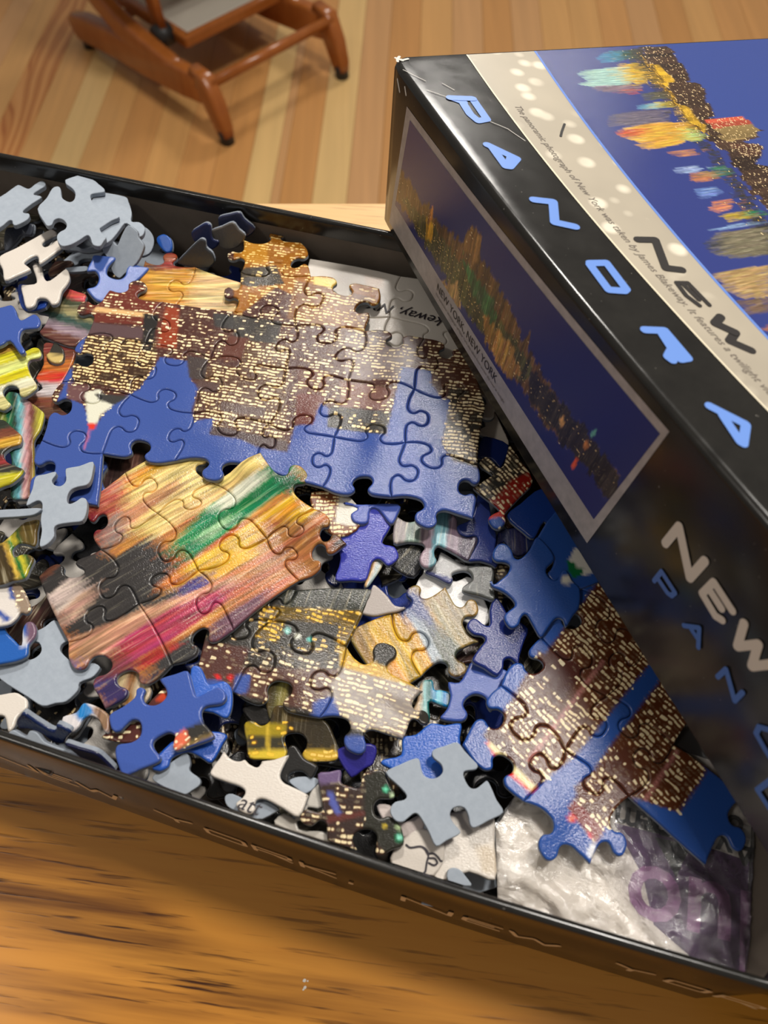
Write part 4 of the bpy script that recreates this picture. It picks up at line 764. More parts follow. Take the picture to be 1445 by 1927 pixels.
loose('black and red piece with cream windows beside the lid', QH([(495, 515), (540, 475), (590, 490), (640, 550), (680, 572), (715, 540), (740, 440), (770, 375), (850, 480), (980, 690), (860, 840), (730, 985), (735, 1060), (680, 1130), (610, 1110), (572, 1035), (620, 990), (672, 955), (560, 860), (440, 760), (470, 735), (560, 670), (610, 640), (560, 600), (500, 560)]), 4.15,
      Paint(((46, 44, 40), .75, 0, .1), [([(925, 945), (960, 905), (1010, 880), (1010, 920), (950, 990)], ((150, 34, 26), .75, 0, .1)), ([(915, 975), (942, 958), (948, 970), (925, 985)], ((200, 60, 50), 0, 0)), ([(915, 978), (940, 972), (955, 985), (930, 1000)], BLUE2)], ((900, 890), (950, 940)), 3.3), n=lean(200, 2), spacing=.08)
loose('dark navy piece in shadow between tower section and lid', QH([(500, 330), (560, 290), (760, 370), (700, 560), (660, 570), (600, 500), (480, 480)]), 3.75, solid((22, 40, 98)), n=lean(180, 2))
loose('cream corner of a border piece under the lid edge', QH([(470, -40), (560, -60), (700, 200), (760, 370), (560, 300), (400, 220), (540, 200)]), 3.6, solid((206, 196, 184)))
loose('shining blue piece below the navy one, a knob of the brown towers set in it', QI([(1100, 690), (1250, 720), (1440, 790), (1380, 880), (1330, 980), (1280, 1130), (1235, 1100), (1220, 1020), (1130, 985), (1050, 1020), (1020, 1090), (1060, 1170), (1000, 1235), (810, 1210), (870, 1120), (900, 1000), (880, 880), (980, 880), (1045, 780)]), 3.5, solid((66, 90, 166)), n=gleam((900, 1290), 3.5, .9))
loose('turquoise striped piece below the golden streaked pair', QI([(640, 880), (740, 860), (760, 945), (820, 950), (905, 985), (905, 1085), (870, 1110), (780, 1075), (710, 1065), (715, 1240), (560, 1180), (600, 1040)]), 3.3,
      streaks([(190, 160, 130), (110, 160, 160), (20, 100, 100), (30, 120, 170), (110, 190, 210), (20, 110, 180), (20, 80, 90)], ((785, 1310), (850, 1312)), 2.4), n=lean(10, 3), spacing=.09)
loose('warm grey blank piece curling between waterfront and golden pair', QI([(200, 0), (270, 40), (340, 110), (400, 185), (500, 205), (440, 240), (330, 262), (200, 285), (60, 245), (80, 190), (160, 120)]), 3.72, solid((196, 186, 180)), n=lean(185, 9))
loose('black streaked piece in the hollow under the violet-blue one', QF([(320, 500), (520, 520), (560, 640), (480, 800), (300, 720), (240, 620)]), 3.4, streaks([(44, 44, 44), (60, 60, 56), (40, 40, 44)], ((750, 1040), (790, 1070)), 8.1), n=lean(180, 6), spacing=.14)
loose('tan and cream striped piece end poking from under the violet-blue one', QF([(110, 640), (190, 655), (200, 690), (130, 800), (60, 890), (30, 860), (80, 740)]), 3.5, streaks([(200, 160, 110), (170, 190, 190), (220, 210, 180)], ((690, 1080), (715, 1090)), 4.0), n=lean(100, 14), spacing=.12)
loose('black piece with loops of card in the hollow by the waterfront section', QC([(270, 60), (380, 20), (530, 90), (520, 200), (400, 220), (300, 130)]), 3.3, solid((40, 38, 36)), n=lean(160, 8))
loose('olive and brown streaked piece in the hole of the waterfront section', [(500, 1270), (560, 1280), (570, 1330), (540, 1370), (505, 1350)], 3.4, streaks([(80, 70, 40), (130, 120, 60), (70, 50, 30)], ((505, 1300), (560, 1305)), 6.0), spacing=.12)
loose('beige and brown streaked piece under the bottom notch of the streaked section', [(228, 1265), (262, 1262), (285, 1300), (262, 1330), (225, 1325), (205, 1300)], 3.72, streaks([(196, 170, 130), (140, 100, 60), (200, 180, 150)], ((220, 1290), (270, 1300)), 3.0), spacing=.12)
loose('tower piece with red lamps half under the streaked section corner', [(585, 925), (660, 935), (680, 985), (640, 1010), (600, 985)], 3.85, Paint(((120, 70, 44), .8, 0, .3), [([(640, 920), (690, 930), (670, 990), (630, 985)], ((220, 214, 200), 0, 0))]), spacing=.09)
loose('blue piece under the lower left corner of the tower section', [(70, 835), (130, 850), (200, 868), (190, 900), (205, 945), (160, 970), (90, 960), (55, 900)], 3.75, solid(BP), n=lean(10, 3))
loose('dark brown streaked piece seen through the gap below the tower section', [(190, 862), (280, 850), (330, 872), (270, 905), (200, 930)], 3.5, streaks([(60, 44, 40), (100, 70, 60), (50, 40, 36)], ((200, 880), (300, 880)), 6.7), spacing=.12)

# --- pieces buried lower down, seen only through the gaps
def variants():
    out = []; rng = np.random.default_rng(77)
    cols = [None, None, ((30, 44, 100), 0, 0), ((40, 60, 140), 0, 0), ((200, 194, 186), 0, 0), ((46, 44, 42), .1, 0, .3), ((60, 50, 40), .5, 0, .2), ((60, 56, 46), 0, 1), ((70, 48, 40), 0, 1), ((34, 34, 36), 0, 0)]
    for k, c in enumerate(cols):
        q = np.array([(-1.15, -1.15), (1.15, -1.1), (1.2, 1.15), (-1.1, 1.2)])+rng.uniform(-.12, .12, (4, 2))
        P = np.concatenate([edge_pts(q[i], q[(i+1) % 4], rng.choice([-1, 1]), rng, 2) for i in range(4)])
        surf = lambda xy: np.column_stack([xy, np.zeros(len(xy))])
        p = None
        if c is not None: p = Paint(c, (), ((700, 900), (800, 900+rng.uniform(-60, 60))), k*1.7)
        o = build_piece('puzzle_piece', P, surf, (0, 0, 1), THK, p, None, PM if c is not None else GM, clamp=False)
        out.append(o)
    return out
def tray_xy(s, t): return TC+TE*s+TN*t
VAR = variants(); used = set(); rng = np.random.default_rng(5)
covers = [[(210, 560), (680, 640), (880, 690), (870, 940), (640, 890), (130, 820)], [(230, 920), (470, 880), (600, 1000), (430, 1140), (260, 1230), (150, 1120)], [(430, 1200), (640, 1190), (760, 1310), (700, 1370), (430, 1280)], [(930, 1390), (1120, 1110), (1330, 1350), (1170, 1480), (1080, 1560)]]
for layer, z in ((0, 1.8), (1, 2.5)):
    for i in range(17):
        for j in range(10):
            s = -37.5+2.25*i+rng.uniform(-.3, .3); t = 1.5+2.25*j+rng.uniform(-.3, .3)
            if layer == 1 and t > 19.3 and s > -26: continue
            x, y = tray_xy(s, t); px = pr(np.array([[x, y, z]]))
            k = int(rng.integers(len(VAR))); rot = rng.uniform(0, 6.28); tilt = (rng.uniform(-.16, .16), rng.uniform(-.16, .16)); dz = rng.uniform(-.2, .25)
            if not (-170 < px[0, 0] < 1300 and 380 < px[0, 1] < 1800): continue
            if any(inpoly(px, c)[0] for c in covers) or (px[0, 1]-441 < 1.62*(px[0, 0]-735) and px[0, 0] > 735): continue
            if px[0, 0] > 900 and px[0, 1] > 1450: continue
            o = VAR[k]
            if k in used: o = o.copy(); COL.objects.link(o)
            used.add(k)
            o.location = (x*S, y*S, (z+dz)*S); o.rotation_euler = (tilt[0], tilt[1], rot)
            tag(o, 'loose puzzle piece buried under the upper layer and glimpsed through gaps', 'puzzle piece', 'buried puzzle pieces')
for k, o in enumerate(VAR):
    if k not in used: bpy.data.objects.remove(o)
# ---------------------------------------------------------------- text and strokes
GL = {'N': [[(0, 0), (0, 1), (1, 0), (1, 1)]], 'E': [[(1, 1), (.1, 1), (0, .9), (0, .1), (.1, 0), (1, 0)], [(0, .5), (.8, .5)]], 'W': [[(0, 1), (.2, 0), (.5, .8), (.8, 0), (1, 1)]],
      'Y': [[(0, 1), (.5, .5), (1, 1)], [(.5, .5), (.5, 0)]], 'O': [[(.1, 0), (.9, 0), (1, .1), (1, .9), (.9, 1), (.1, 1), (0, .9), (0, .1), (.1, 0)]],
      'R': [[(0, 0), (0, 1), (.9, 1), (1, .9), (1, .55), (.9, .45), (0, .45)], [(.55, .45), (1, 0)]], 'K': [[(0, 0), (0, 1)], [(1, 1), (.05, .5), (1, 0)]], ',': [[(.1, .1), (0, -.2)]]}
LIFTN = [0]
def ribbon(name, lines, wd, mapf, mats, parent, off=(0, 0, 0), ncap=7):
    """flat rounded strokes; lines in 2-D, mapf lifts (x,y) to 3-D"""
    V = []; Fc = []
    for ln in lines:
        ln = np.asarray(ln, float)
        for a, b in zip(ln[:-1], ln[1:]):
            d = b-a; L = np.linalg.norm(d)
            if L < 1e-6: continue
            d /= L; n = np.array([-d[1], d[0]]); ang = math.atan2(d[1], d[0]); r = wd/2; k0 = len(V)
            m = max(1, int(L/1.2)); pts = []
            lo = [a+d*L*q/m-n*r for q in range(m+1)]
            cap1 = [b+r*np.array([math.cos(ang-math.pi/2+math.pi*q/ncap), math.sin(ang-math.pi/2+math.pi*q/ncap)]) for q in range(1, ncap)]
            hi = [b-d*L*q/m+n*r for q in range(m+1)]
            cap0 = [a+r*np.array([math.cos(ang+math.pi/2+math.pi*q/ncap), math.sin(ang+math.pi/2+math.pi*q/ncap)]) for q in range(1, ncap)]
            pts = lo+cap1+hi+cap0
            lift = LIFTN[0]*.0003; LIFTN[0] = (LIFTN[0]+1) % 40; up_ = None
            Q = np.array([mapf(p) for p in pts]); nn = np.cross(Q[1]-Q[0], Q[len(Q)//2]-Q[0]); nn /= np.linalg.norm(nn)+1e-12
            V += list(Q+nn*lift); Fc.append(tuple(range(k0, k0+len(pts))))
    return mesh(name, V, Fc, mats, parent, off=off)
def text_mesh(name, s, mapf, size, mats, parent, off=(0, 0, 0), shear=0.0, align='LEFT', bold=0.0):
    cu = bpy.data.curves.new('t', 'FONT'); cu.body = s; cu.size = size; cu.shear = shear; cu.align_x = align; cu.resolution_u = 3; cu.offset = bold
    o = bpy.data.objects.new('t', cu); COL.objects.link(o)
    me = bpy.data.meshes.new_from_object(o.evaluated_get(bpy.context.evaluated_depsgraph_get()))
    bpy.data.objects.remove(o)
    V = [mapf((v.co.x, v.co.y)) for v in me.vertices]; Fc = [tuple(p.vertices) for p in me.polygons]
    return mesh(name, V, Fc, mats, parent, off=off)
def shell(name, outline, levels, mats, parent=None, off=(0, 0, 0), warp=None, cap0=False, cap1=True, mi=0):
    """stacked loops of a rounded rectangle: levels = [(inset, z)]"""
    V = []; n = len(outline(0))
    for ins, z in levels:
        V += [(x, y, z) for x, y in outline(ins)]
    V = np.array(V, float)
    if warp is not None: V = warp(V)
    Fc = []
    for r in range(len(levels)-1):
        for k in range(n): Fc.append((r*n+k, r*n+(k+1) % n, (r+1)*n+(k+1) % n, (r+1)*n+k))
    if cap0: Fc.append(tuple(range(n))[::-1])
    if cap1: Fc.append(tuple(range((len(levels)-1)*n, len(levels)*n)))
    o = mesh(name, V, Fc, mats, parent, smooth=True, off=off)
    bm = bmesh.new(); bm.from_mesh(o.data); bmesh.ops.recalc_face_normals(bm, faces=bm.faces[:]); bm.to_mesh(o.data); bm.free()
    o.data.set_sharp_from_angle(angle=math.radians(50))
    return o
def make_black():
    t = NT('scuffed_black_box_print'); p = t.pos()
    a = t.noise(p, 90, 4, .65); b = t.noise(p, 700, 2, .5)
    c = t.mix(a, (*lin((26, 25, 24)), 1), (*lin((40, 38, 34)), 1))
    sp = t.math('GREATER_THAN', b, .77); c = t.mix(t.math('MULTIPLY', sp, .35), c, (*lin((190, 185, 175)), 1))
    t.bs(Base_Color=c, Roughness=t.math('MULTIPLY_ADD', a, .20, .10), Specular_IOR_Level=.5); t.bump(t.noise(p, 45, 3, .6), .05, .002); return t.m
M_black = make_black()
M_inside = plain('unprinted_tray_card', (104, 94, 84), .8, .2, noise=(60, .15))
M_tan = plain('tan_print', (236, 206, 160), .5)
# ---------------------------------------------------------------- the tray
HT = 5.5; TL = 39.6
def tray_outline(ins, r=.5):
    def f(i):
        i = i+ins; rr = max(r-max(i, 0), .08); pts = []
        for cx_, cy_, a0 in ((-rr-i, rr+i, -90), (-rr-i, TW-rr-i, 0), (-TL+rr+i, TW-rr-i, 90), (-TL+rr+i, rr+i, 180)):
            for k in range(5):
                a = math.radians(a0+90*k/4); pts.append((cx_+rr*math.cos(a), cy_+rr*math.sin(a)))
            # points along the next side
        out = []
        for k in range(len(pts)):
            a, b = np.array(pts[k]), np.array(pts[(k+1) % len(pts)]); m = max(1, int(np.linalg.norm(b-a)/1.0))
            out += [tuple(a+(b-a)*q/m) for q in range(m)]
        return out
    return f
def resample(f, n=240):
    def g(i):
        p = np.array(f(i)+[f(i)[0]]); d = np.r_[0, np.cumsum(np.linalg.norm(np.diff(p, axis=0), axis=1))]; t = np.linspace(0, d[-1], n+1)[:-1]
        return list(zip(np.interp(t, d, p[:, 0]), np.interp(t, d, p[:, 1])))
    return g
def tray_warp(V):
    V = V.copy(); z = V[:, 2]
    # near side flares out towards the foot and the rim sags a little in the middle
    fl = np.clip(1-V[:, 1]/4, 0, 1)*(1-z/HT)*.36; V[:, 1] -= fl
    V[:, 1] += np.clip(1-V[:, 1]/6, 0, 1)*.12*np.sin(V[:, 0]*.21+.4)
    xy = TC+np.outer(V[:, 0], TE)+np.outer(V[:, 1], TN)
    return np.column_stack([xy, z])
tc = np.append(tray_xy(-19.8, TW/2), 0)
tray = tag(empty('box_tray', tc), 'long black cardboard tray of the puzzle box, full of pieces', 'box')
to = resample(tray_outline(0))
shell('tray_wall', to, [(0.0, 0.02), (-.02, .12), (-.02, HT-.12), (.0, HT-.04), (.06, HT), (.16, HT), (.23, HT-.05), (.25, HT-.14), (.25, HT-.8)], [M_black], tray, tc, tray_warp, cap1=False)
shell('tray_lining', to, [(.252, HT-.8), (.26, HT-.82), (.26, .22)], [M_inside], tray, tc, tray_warp, cap1=True)
bt = mesh('tray_bottom', np.column_stack([TC+np.outer([x for x, y in to(.02)], TE)+np.outer([y for x, y in to(.02)], TN), np.full(240, .02)]), [tuple(range(240))[::-1]], [M_black], tray, off=tc)
# worn corner where the wrap has split
wear = [(8.98, -.72), (9.1, -.5), (9.25, -.55), (9.3, -.3), (9.42, -.45), (9.4, -.62), (9.25, -.72), (9.15, -.66)]
def near_wall(s, z):
    p = tray_warp(np.array([[s, -.028, z]]))[0]; return p
def wall_s(px, z):
    s = -20.0
    for _ in range(30):
        e = pr(near_wall(s, z)[None])[0, 0]-px; d = (pr(near_wall(s+.01, z)[None])[0, 0]-px-e)/.01; s -= e/d
    return s
for ch, a, b in (('N', -8, 70), ('E', 87, 146), ('W', 158, 229), ('Y', 303, 367), ('O', 394, 463), ('R', 482, 548), ('K', 570, 630), (',', 660, 670), ('N', 758, 845), ('E', 872, 936), ('W', 955, 1042), ('Y', 1150, 1215), ('O', 1250, 1320), ('R', 1345, 1420)):
    zc = 1.9; s0, s1 = wall_s(a, zc), wall_s(b, zc); wd = s1-s0; ht = .72
    lines = [[(s0+p[0]*wd, zc+p[1]*ht) for p in st] for st in GL[ch]]
    ribbon('printed_letter', lines, .155, lambda p: near_wall(p[0], p[1])-np.array([*TN, 0])*.012, [M_tan], tray, tc)
ribbon('scuffed_corner', [[(-.45, HT-.06), (-.2, HT-.02), (-.05, HT-.1)], [(-.2, HT-.02), (-.12, HT-.4)]], .155, lambda p: near_wall(p[0], p[1])-np.array([*TN, 0])*.02+np.array([0, 0, .03]), [plain('torn_white_paper', (225, 220, 210), .8)], tray, tc)

# ---------------------------------------------------------------- writing on the cream pieces
M_ink = plain('dark_ink', (46, 40, 48), .5)
def flat_map(p0, p1, z, lift=.006, end=False):
    a, b = at(*p0, z), at(*p1, z); e = (b-a)/np.linalg.norm(b-a); a = b if end else a; n = np.array([-e[1], e[0], 0])
    return lambda p: a+e*p[0]+n*p[1]+np.array([0, 0, lift])
secE = [o for o in bpy.data.objects if o.get('label', '').startswith('joined white border')][0]
oE = np.array(secE.location)/S
text_mesh('handwriting', 'Blakeway, NY', flat_map((874, 608), (702, 566), 3.9, .0, True), .72, [M_ink], secE, oE, shear=.35, align='RIGHT')
attp = [o for o in bpy.data.objects if 'lettered att' in o.get('label', '')][0]
bpy.context.view_layer.update()
def on_piece(obj, px):
    n = np.array(obj['plane_n']); o = np.array(obj['plane_o']); return onplane(px, o, n)+n*.012
def piece_text(obj, s, p0, p1, size, shear=.2, name='handwriting'):
    q = on_piece(obj, [p0, p1]); e = q[1]-q[0]; e /= np.linalg.norm(e); n = np.cross(np.array(obj['plane_n']), e)
    text_mesh(name, s, lambda p: q[0]+e*p[0]+n*p[1], size, [M_ink], obj, np.array(obj.location)/S, shear=shear)
piece_text(attp, 'att', (444, 1519), (478, 1533), .62)
sigp = [o for o in bpy.data.objects if 'signature loops' in o.get('label', '')][0]
def piece_ink(obj, lines, wd):
    q0 = np.array(obj['plane_o']); n = np.array(obj['plane_n']); ex = np.cross((0, 1, 0), n); ex /= np.linalg.norm(ex); ey = np.cross(n, ex)
    L2 = []
    for l in lines:
        q = onplane(np.array(l), q0, n)-q0; L2.append(catmull(np.stack([q@ex, q@ey], 1), False, 5))
    ribbon('handwriting', L2, wd, lambda p: q0+ex*p[0]+ey*p[1]+n*.013, [M_ink], obj, np.array(obj.location)/S)
piece_ink(sigp, [QE([(310, 1155), (350, 1180), (440, 1170), (490, 1200), (510, 1250), (495, 1320), (485, 1390), (470, 1420), (540, 1445)]), QE([(515, 1235), (560, 1235), (600, 1270), (620, 1300), (632, 1302)]), QE([(515, 1320), (560, 1340), (590, 1320), (570, 1280), (520, 1275)]), QE([(455, 1175), (480, 1195), (505, 1240)])], .055)

# ---------------------------------------------------------------- the plastic bag with its printed card
ZB = 3.15
bagP = [(932, 1548), (1010, 1440), (1180, 1330), (1480, 1420), (1560, 1560), (1520, 1900), (1440, 1870), (1240, 1810), (1080, 1765), (932, 1720)]
c0 = at(1200, 1620, ZB)
bag = tag(empty('plastic_bag', c0), 'crumpled clear plastic bag over a purple and white printed leaflet by the near wall', 'bag')
def flatpoly(name, px, z, mat, parent, off):
    return mesh(name, keep_in_tray(atn(np.array(px), z)), [tuple(range(len(px)))[::-1]], [mat], parent, off=off)
M_paper = plain('leaflet_paper', (224, 216, 206), .7, .3, noise=(500, .06)); M_purple = plain('purple_print', (84, 46, 96), .6); M_lilac = plain('lilac_print', (150, 96, 146), .6)
M_blackp = plain('black_print', (34, 32, 34), .6)
leaf = flatpoly('leaflet', [(932, 1560), (1000, 1450), (1180, 1380), (1500, 1480), (1530, 1900), (1440, 1870), (1240, 1810), (932, 1715)], ZB, M_paper, bag, c0)
bm = bmesh.new(); bm.from_mesh(leaf.data); r_ = bmesh.ops.extrude_face_region(bm, geom=bm.faces[:]); bmesh.ops.translate(bm, vec=(0, 0, -.0006), verts=[v for v in r_['geom'] if isinstance(v, bmesh.types.BMVert)]); bmesh.ops.recalc_face_normals(bm, faces=bm.faces[:]); bm.to_mesh(leaf.data); bm.free()
flatpoly('purple_field', [(1155, 1548), (1235, 1568), (1350, 1600), (1440, 1630), (1510, 1650), (1530, 1900), (1440, 1870), (1310, 1830), (1230, 1740), (1210, 1650)], ZB+.006, M_purple, bag, c0)
flatpoly('black_field', [(1178, 1500), (1240, 1515), (1350, 1530), (1430, 1560), (1450, 1590), (1230, 1535), (1176, 1525)], ZB+.006, plain('grey_print', (150, 146, 140), .6), bag, c0)
flatpoly('black_field', [(1232, 1575), (1300, 1590), (1272, 1652)], ZB+.010, M_blackp, bag, c0)
def leaf_text(s, p0, p1, size, mat, z=.012, bold=.0):
    text_mesh('printed_words', s, flat_map(p0, p1, ZB, z), size, [mat], bag, c0, bold=bold)
leaf_text('cement', (1270, 1547), (1180, 1520), 1.05, M_blackp, bold=.02)
leaf_text('Average', (1424, 1585), (1360, 1568), 1.05, M_blackp, bold=.02)
leaf_text('80', (1400, 1540), (1340, 1524), 1.05, M_blackp, bold=.02)
leaf_text('duo', (1486, 1702), (1342, 1664), 2.9, M_lilac, .011, .05)
# the film
def make_film():
    t = NT('clear_crinkled_film'); p = t.pos()
    tr = t.n('ShaderNodeBsdfTransparent'); gl = t.n('ShaderNodeBsdfGlossy'); gl.inputs['Roughness'].default_value = .13; gl.inputs['Color'].default_value = (1, 1, 1, 1)
    fr = t.n('ShaderNodeFresnel'); fr.inputs[0].default_value = 1.5
    h = t.noise(p, 95, 6, .65, 1.5); h2 = t.noise(p, 220, 3, .6, .5)
    b = t.n('ShaderNodeBump'); b.inputs['Strength'].default_value = .5; b.inputs['Distance'].default_value = .003
    t.set(b.inputs['Height'], t.math('ADD', t.math('ABSOLUTE', t.math('SUBTRACT', h, .5)), t.math('MULTIPLY', h2, .25)))
    t.set(gl.inputs['Normal'], b.outputs[0]); t.set(fr.inputs['Normal'], b.outputs[0])
    df = t.n('ShaderNodeBsdfDiffuse'); df.inputs['Color'].default_value = (.85, .85, .87, 1); t.set(df.inputs['Normal'], b.outputs[0])
    m1 = t.n('ShaderNodeMixShader'); m1.inputs[0].default_value = .05; t.set(m1.inputs[1], tr.outputs[0]); t.set(m1.inputs[2], df.outputs[0])
    m2 = t.n('ShaderNodeMixShader'); t.set(m2.inputs[0], t.math('MULTIPLY_ADD', fr.outputs[0], 1.8, .03, clamp=True)); t.set(m2.inputs[1], m1.outputs[0]); t.set(m2.inputs[2], gl.outputs[0])
    t.set(t.t.nodes['Material Output'].inputs['Surface'], m2.outputs[0]); return t.m
xy = atn(np.array(bagP), ZB+.12)[:, :2]
lo, hi = xy.min(0), xy.max(0); gx, gy = np.meshgrid(np.arange(lo[0], hi[0], .16), np.arange(lo[1], hi[1], .16)); g = np.stack([gx.ravel(), gy.ravel()], 1); g = g[inpoly(g, xy)]
A = np.concatenate([xy, g]); ov, _, of, _, _, _ = geometry.delaunay_2d_cdt([Vector(x) for x in A], [], [list(range(len(xy)))], 1, 1e-5)
from mathutils import noise as mn
V = []
for o in ov:
    r1 = 1-abs(mn.noise(Vector((o.x*.55, o.y*.8, 1.3)))*2); r2 = 1-abs(mn.noise(Vector((o.x*1.5+7, o.y*1.3, 4.1)))*2)
    V.append((o.x, o.y, ZB+.05+.22*max(r1, 0)**3+.09*max(r2, 0)**3))
V = keep_in_tray(np.array(V))
film = mesh('film', V, of, [make_film()], bag, smooth=True, off=c0)

# ---------------------------------------------------------------- the lid
LR = np.array([[0.39053696, 0.90865712, 0.14772652], [-0.92036671, 0.38187122, 0.08425847], [0.02014955, -0.16886862, 0.98543259]])
LC = np.array([-0.318, 26.823, 5.56]); LH = 6.477; LW = 23.8; LL = 36.0
def l2w(q): return LC+np.atleast_2d(q)@LR.T
def w2l(q): return (np.atleast_2d(q)-LC)@LR
def on_top(px, lift=0): return w2l(onplane(np.atleast_2d(np.array(px, float)), LC+LR[:, 2]*(LH+lift), LR[:, 2]))
def on_side0(px): return w2l(onplane(np.atleast_2d(np.array(px, float)), LC, LR[:, 1]))
qlow = w2l(onplane(np.array([(735, 440), (855, 640), (1000, 885), (1080, 1033), (1237, 1280), (1443, 1600)], float), LC, LR[:, 2]))
qup = on_top([(748, 126), (876, 290), (949, 390), (1019, 483), (1145, 632), (1269, 778), (1363, 883), (1445, 983)])
fl_ = np.polyfit(qlow[:, 0], qlow[:, 1], 2); fu_ = np.polyfit(qup[:, 0], qup[:, 1], 2)
q1 = on_top([(887.6, 113), (969.6, 240), (1145, 444), (1269.6, 584.5), (1445, 776.5)]); f1_ = np.polyfit(q1[:, 0], q1[:, 1], 2)
q2 = on_top([(1012, 105), (1145, 287.6), (1215.6, 380), (1445, 637.4)]); f2_ = np.polyfit(q2[:, 0], q2[:, 1], 2)
XM = 24.0
def ev(c, x):
    x = np.asarray(x, float); xc = np.clip(x, 0, XM); return np.polyval(c, xc)+np.polyval(np.polyder(c), xc)*(x-xc)*.5
def side_y(x, z):
    k = np.clip(np.asarray(z, float)/LH, 0, 1); return ev(fl_, x)*(1-k)+ev(fu_, x)*k
def lid_warp(V):
    f = np.clip(1-V[:, 1]/(LW*.5), 0, 1); V = V.copy(); V[:, 1] += f*side_y(V[:, 0], V[:, 2]); return l2w(V)
def side_pt(px):
    q = on_side0(px)[0]; x, z = q[0], q[2]
    for _ in range(25):
        def e(x_, z_): return pr(l2w([[x_, side_y(x_, z_), z_]]))[0]-np.array(px)
        r = e(x, z); J = np.stack([(e(x+.01, z)-r)/.01, (e(x, z+.01)-r)/.01], 1); d = np.linalg.solve(J, r); x -= d[0]; z -= d[1]
    return x, z
def lid_outline(ins, r=.55):
    def f(i):
        rr = max(r-max(i, 0), .12); pts = []; out = []
        for cx_, cy_, a0 in ((LL-rr-i, rr+i, -90), (LL-rr-i, LW-rr-i, 0), (rr+i-.42, LW-rr-i, 90), (rr+i-.42, rr+i, 180)):
            for k in range(6):
                a = math.radians(a0+90*k/5); pts.append((cx_+rr*math.cos(a), cy_+rr*math.sin(a)))
        for k in range(len(pts)):
            a, b = np.array(pts[k]), np.array(pts[(k+1) % len(pts)]); m = max(1, int(np.linalg.norm(b-a)/.9)); out += [tuple(a+(b-a)*q/m) for q in range(m)]
        return out
    return f
lo_ = resample(lid_outline(0), 300)
lid = tag(empty('puzzle_box', LC), 'black puzzle box lid with a night skyline picture, propped over the tray', 'box lid')
rd = .22
lev = [(.16, LH-.35), (.16, .05), (.10, 0), (.02, 0), (0, .06), (0, LH-rd)]+[(rd*(1-math.cos(a)), LH-rd+rd*math.sin(a)) for a in np.linspace(.25, math.pi/2, 6)]+[(rd+.3, LH)]
shell('lid_shell', lo_, lev, [M_black], lid, LC, lid_warp, cap1=True)
ins_ = shell('lid_lining', lo_, [(.17, .1), (.17, LH-.3), (.5, LH-.3)], [M_inside], lid, LC, lid_warp, cap1=True)
def grid(name, xs, ts, fn, mats, parent, off, paint=None, smooth=True):
    nx, nt = len(xs), len(ts); Q = np.array([fn(x, t) for x in xs for t in ts]); W = l2w(Q)
    Fc = [(i*nt+j, (i+1)*nt+j, (i+1)*nt+j+1, i*nt+j+1) for i in range(nx-1) for j in range(nt-1)]
    o = mesh(name, W, Fc, mats, parent, smooth=smooth, off=off)
    if paint is not None:
        col, fx, puv = paint(Q, W); me = o.data; one = np.ones((len(W), 1))
        a = me.attributes.new('Col', 'FLOAT_COLOR', 'POINT'); a.data.foreach_set('color', np.hstack([col, one]).ravel().astype(np.float32))
        a = me.attributes.new('fx', 'FLOAT_COLOR', 'POINT'); a.data.foreach_set('color', np.hstack([fx, one]).ravel().astype(np.float32))
        a = me.attributes.new('puv', 'FLOAT_VECTOR', 'POINT'); a.data.foreach_set('vector', puv.ravel().astype(np.float32))
    return o
LIFT = .012
# cream stripe
def make_cream():
    t = NT('cream_bokeh_stripe'); p = t.pos(); v = t.n('ShaderNodeTexVoronoi', feature='SMOOTH_F1'); t.set(v.inputs['Vector'], t.mapv(p, (100, 100, 100))); v.inputs['Scale'].default_value = 1.0; v.inputs['Smoothness'].default_value = .25; v.inputs['Randomness'].default_value = 1
    n = t.noise(p, 26, 3, .5); n2 = t.noise(p, 22, 1)
    sp = t.math('MULTIPLY', t.math('SUBTRACT', .36, v.outputs['Distance']), 6.0, clamp=True); sp = t.math('MULTIPLY', sp, t.math('MULTIPLY', t.math('SUBTRACT', n2, .38), 6.0, clamp=True))
    c = t.mix(n, (*lin((158, 150, 136)), 1), (*lin((206, 194, 172)), 1)); c = t.mix(t.math('MULTIPLY', sp, .85), c, (*lin((250, 240, 218)), 1))
    t.bs(Base_Color=c, Roughness=.3); return t.m
xs = np.concatenate([np.linspace(-.18, 30, 60), [35.5]])
grid('cream_stripe', xs, np.linspace(0, 1, 8), lambda x, t: (x, ev(f1_, x)*(1-t)+ev(f2_, x)*t, LH+LIFT), [make_cream()], lid, LC)
grid('stripe_edge', xs, (0, 1), lambda x, t: (x, ev(f1_, x)-.03+.06*t, LH+LIFT+.004), [plain('pale_line', (240, 228, 200), .4)], lid, LC)
grid('stripe_edge', xs, (0, 1), lambda x, t: (x, ev(f2_, x)-.05+.1*t, LH+LIFT+.004), [plain('blue_line', (104, 138, 214), .4)], lid, LC)

def skyline(n, seed, lo, hi):
    r = np.random.default_rng(seed); out = []; x = 0.0
    while x < 1: wd = r.uniform(*n); out.append((x, x+wd, r.uniform(lo, hi))); x += wd
    return out
def hash1(x, w):
    h = np.sin(np.floor(x/w)*91.7+3.1)*43758.5; return h-np.floor(h)
def photo_regions(base, regs):
    def f(W, along, vdir, run, step=0.0, cw=.2):
        col = 0; fx = 0
        h = np.sin(np.floor(along/cw)*127.1)*43758.5; h = h-np.floor(h)
        W = W+np.outer((h-.5)*2*step, vdir)
        for k in range(4):
            g = np.sin(along*14.1+k*1.9)+np.sin(along*31.3+k*4.1)+1.3*np.sin(along*57.7+k*2.3)
            c, x = look_up(W+np.outer(g*run+(k-1.5)*.25*run, vdir), base, regs); col = col+c/4; fx = fx+x/4
        return col, fx
    return f
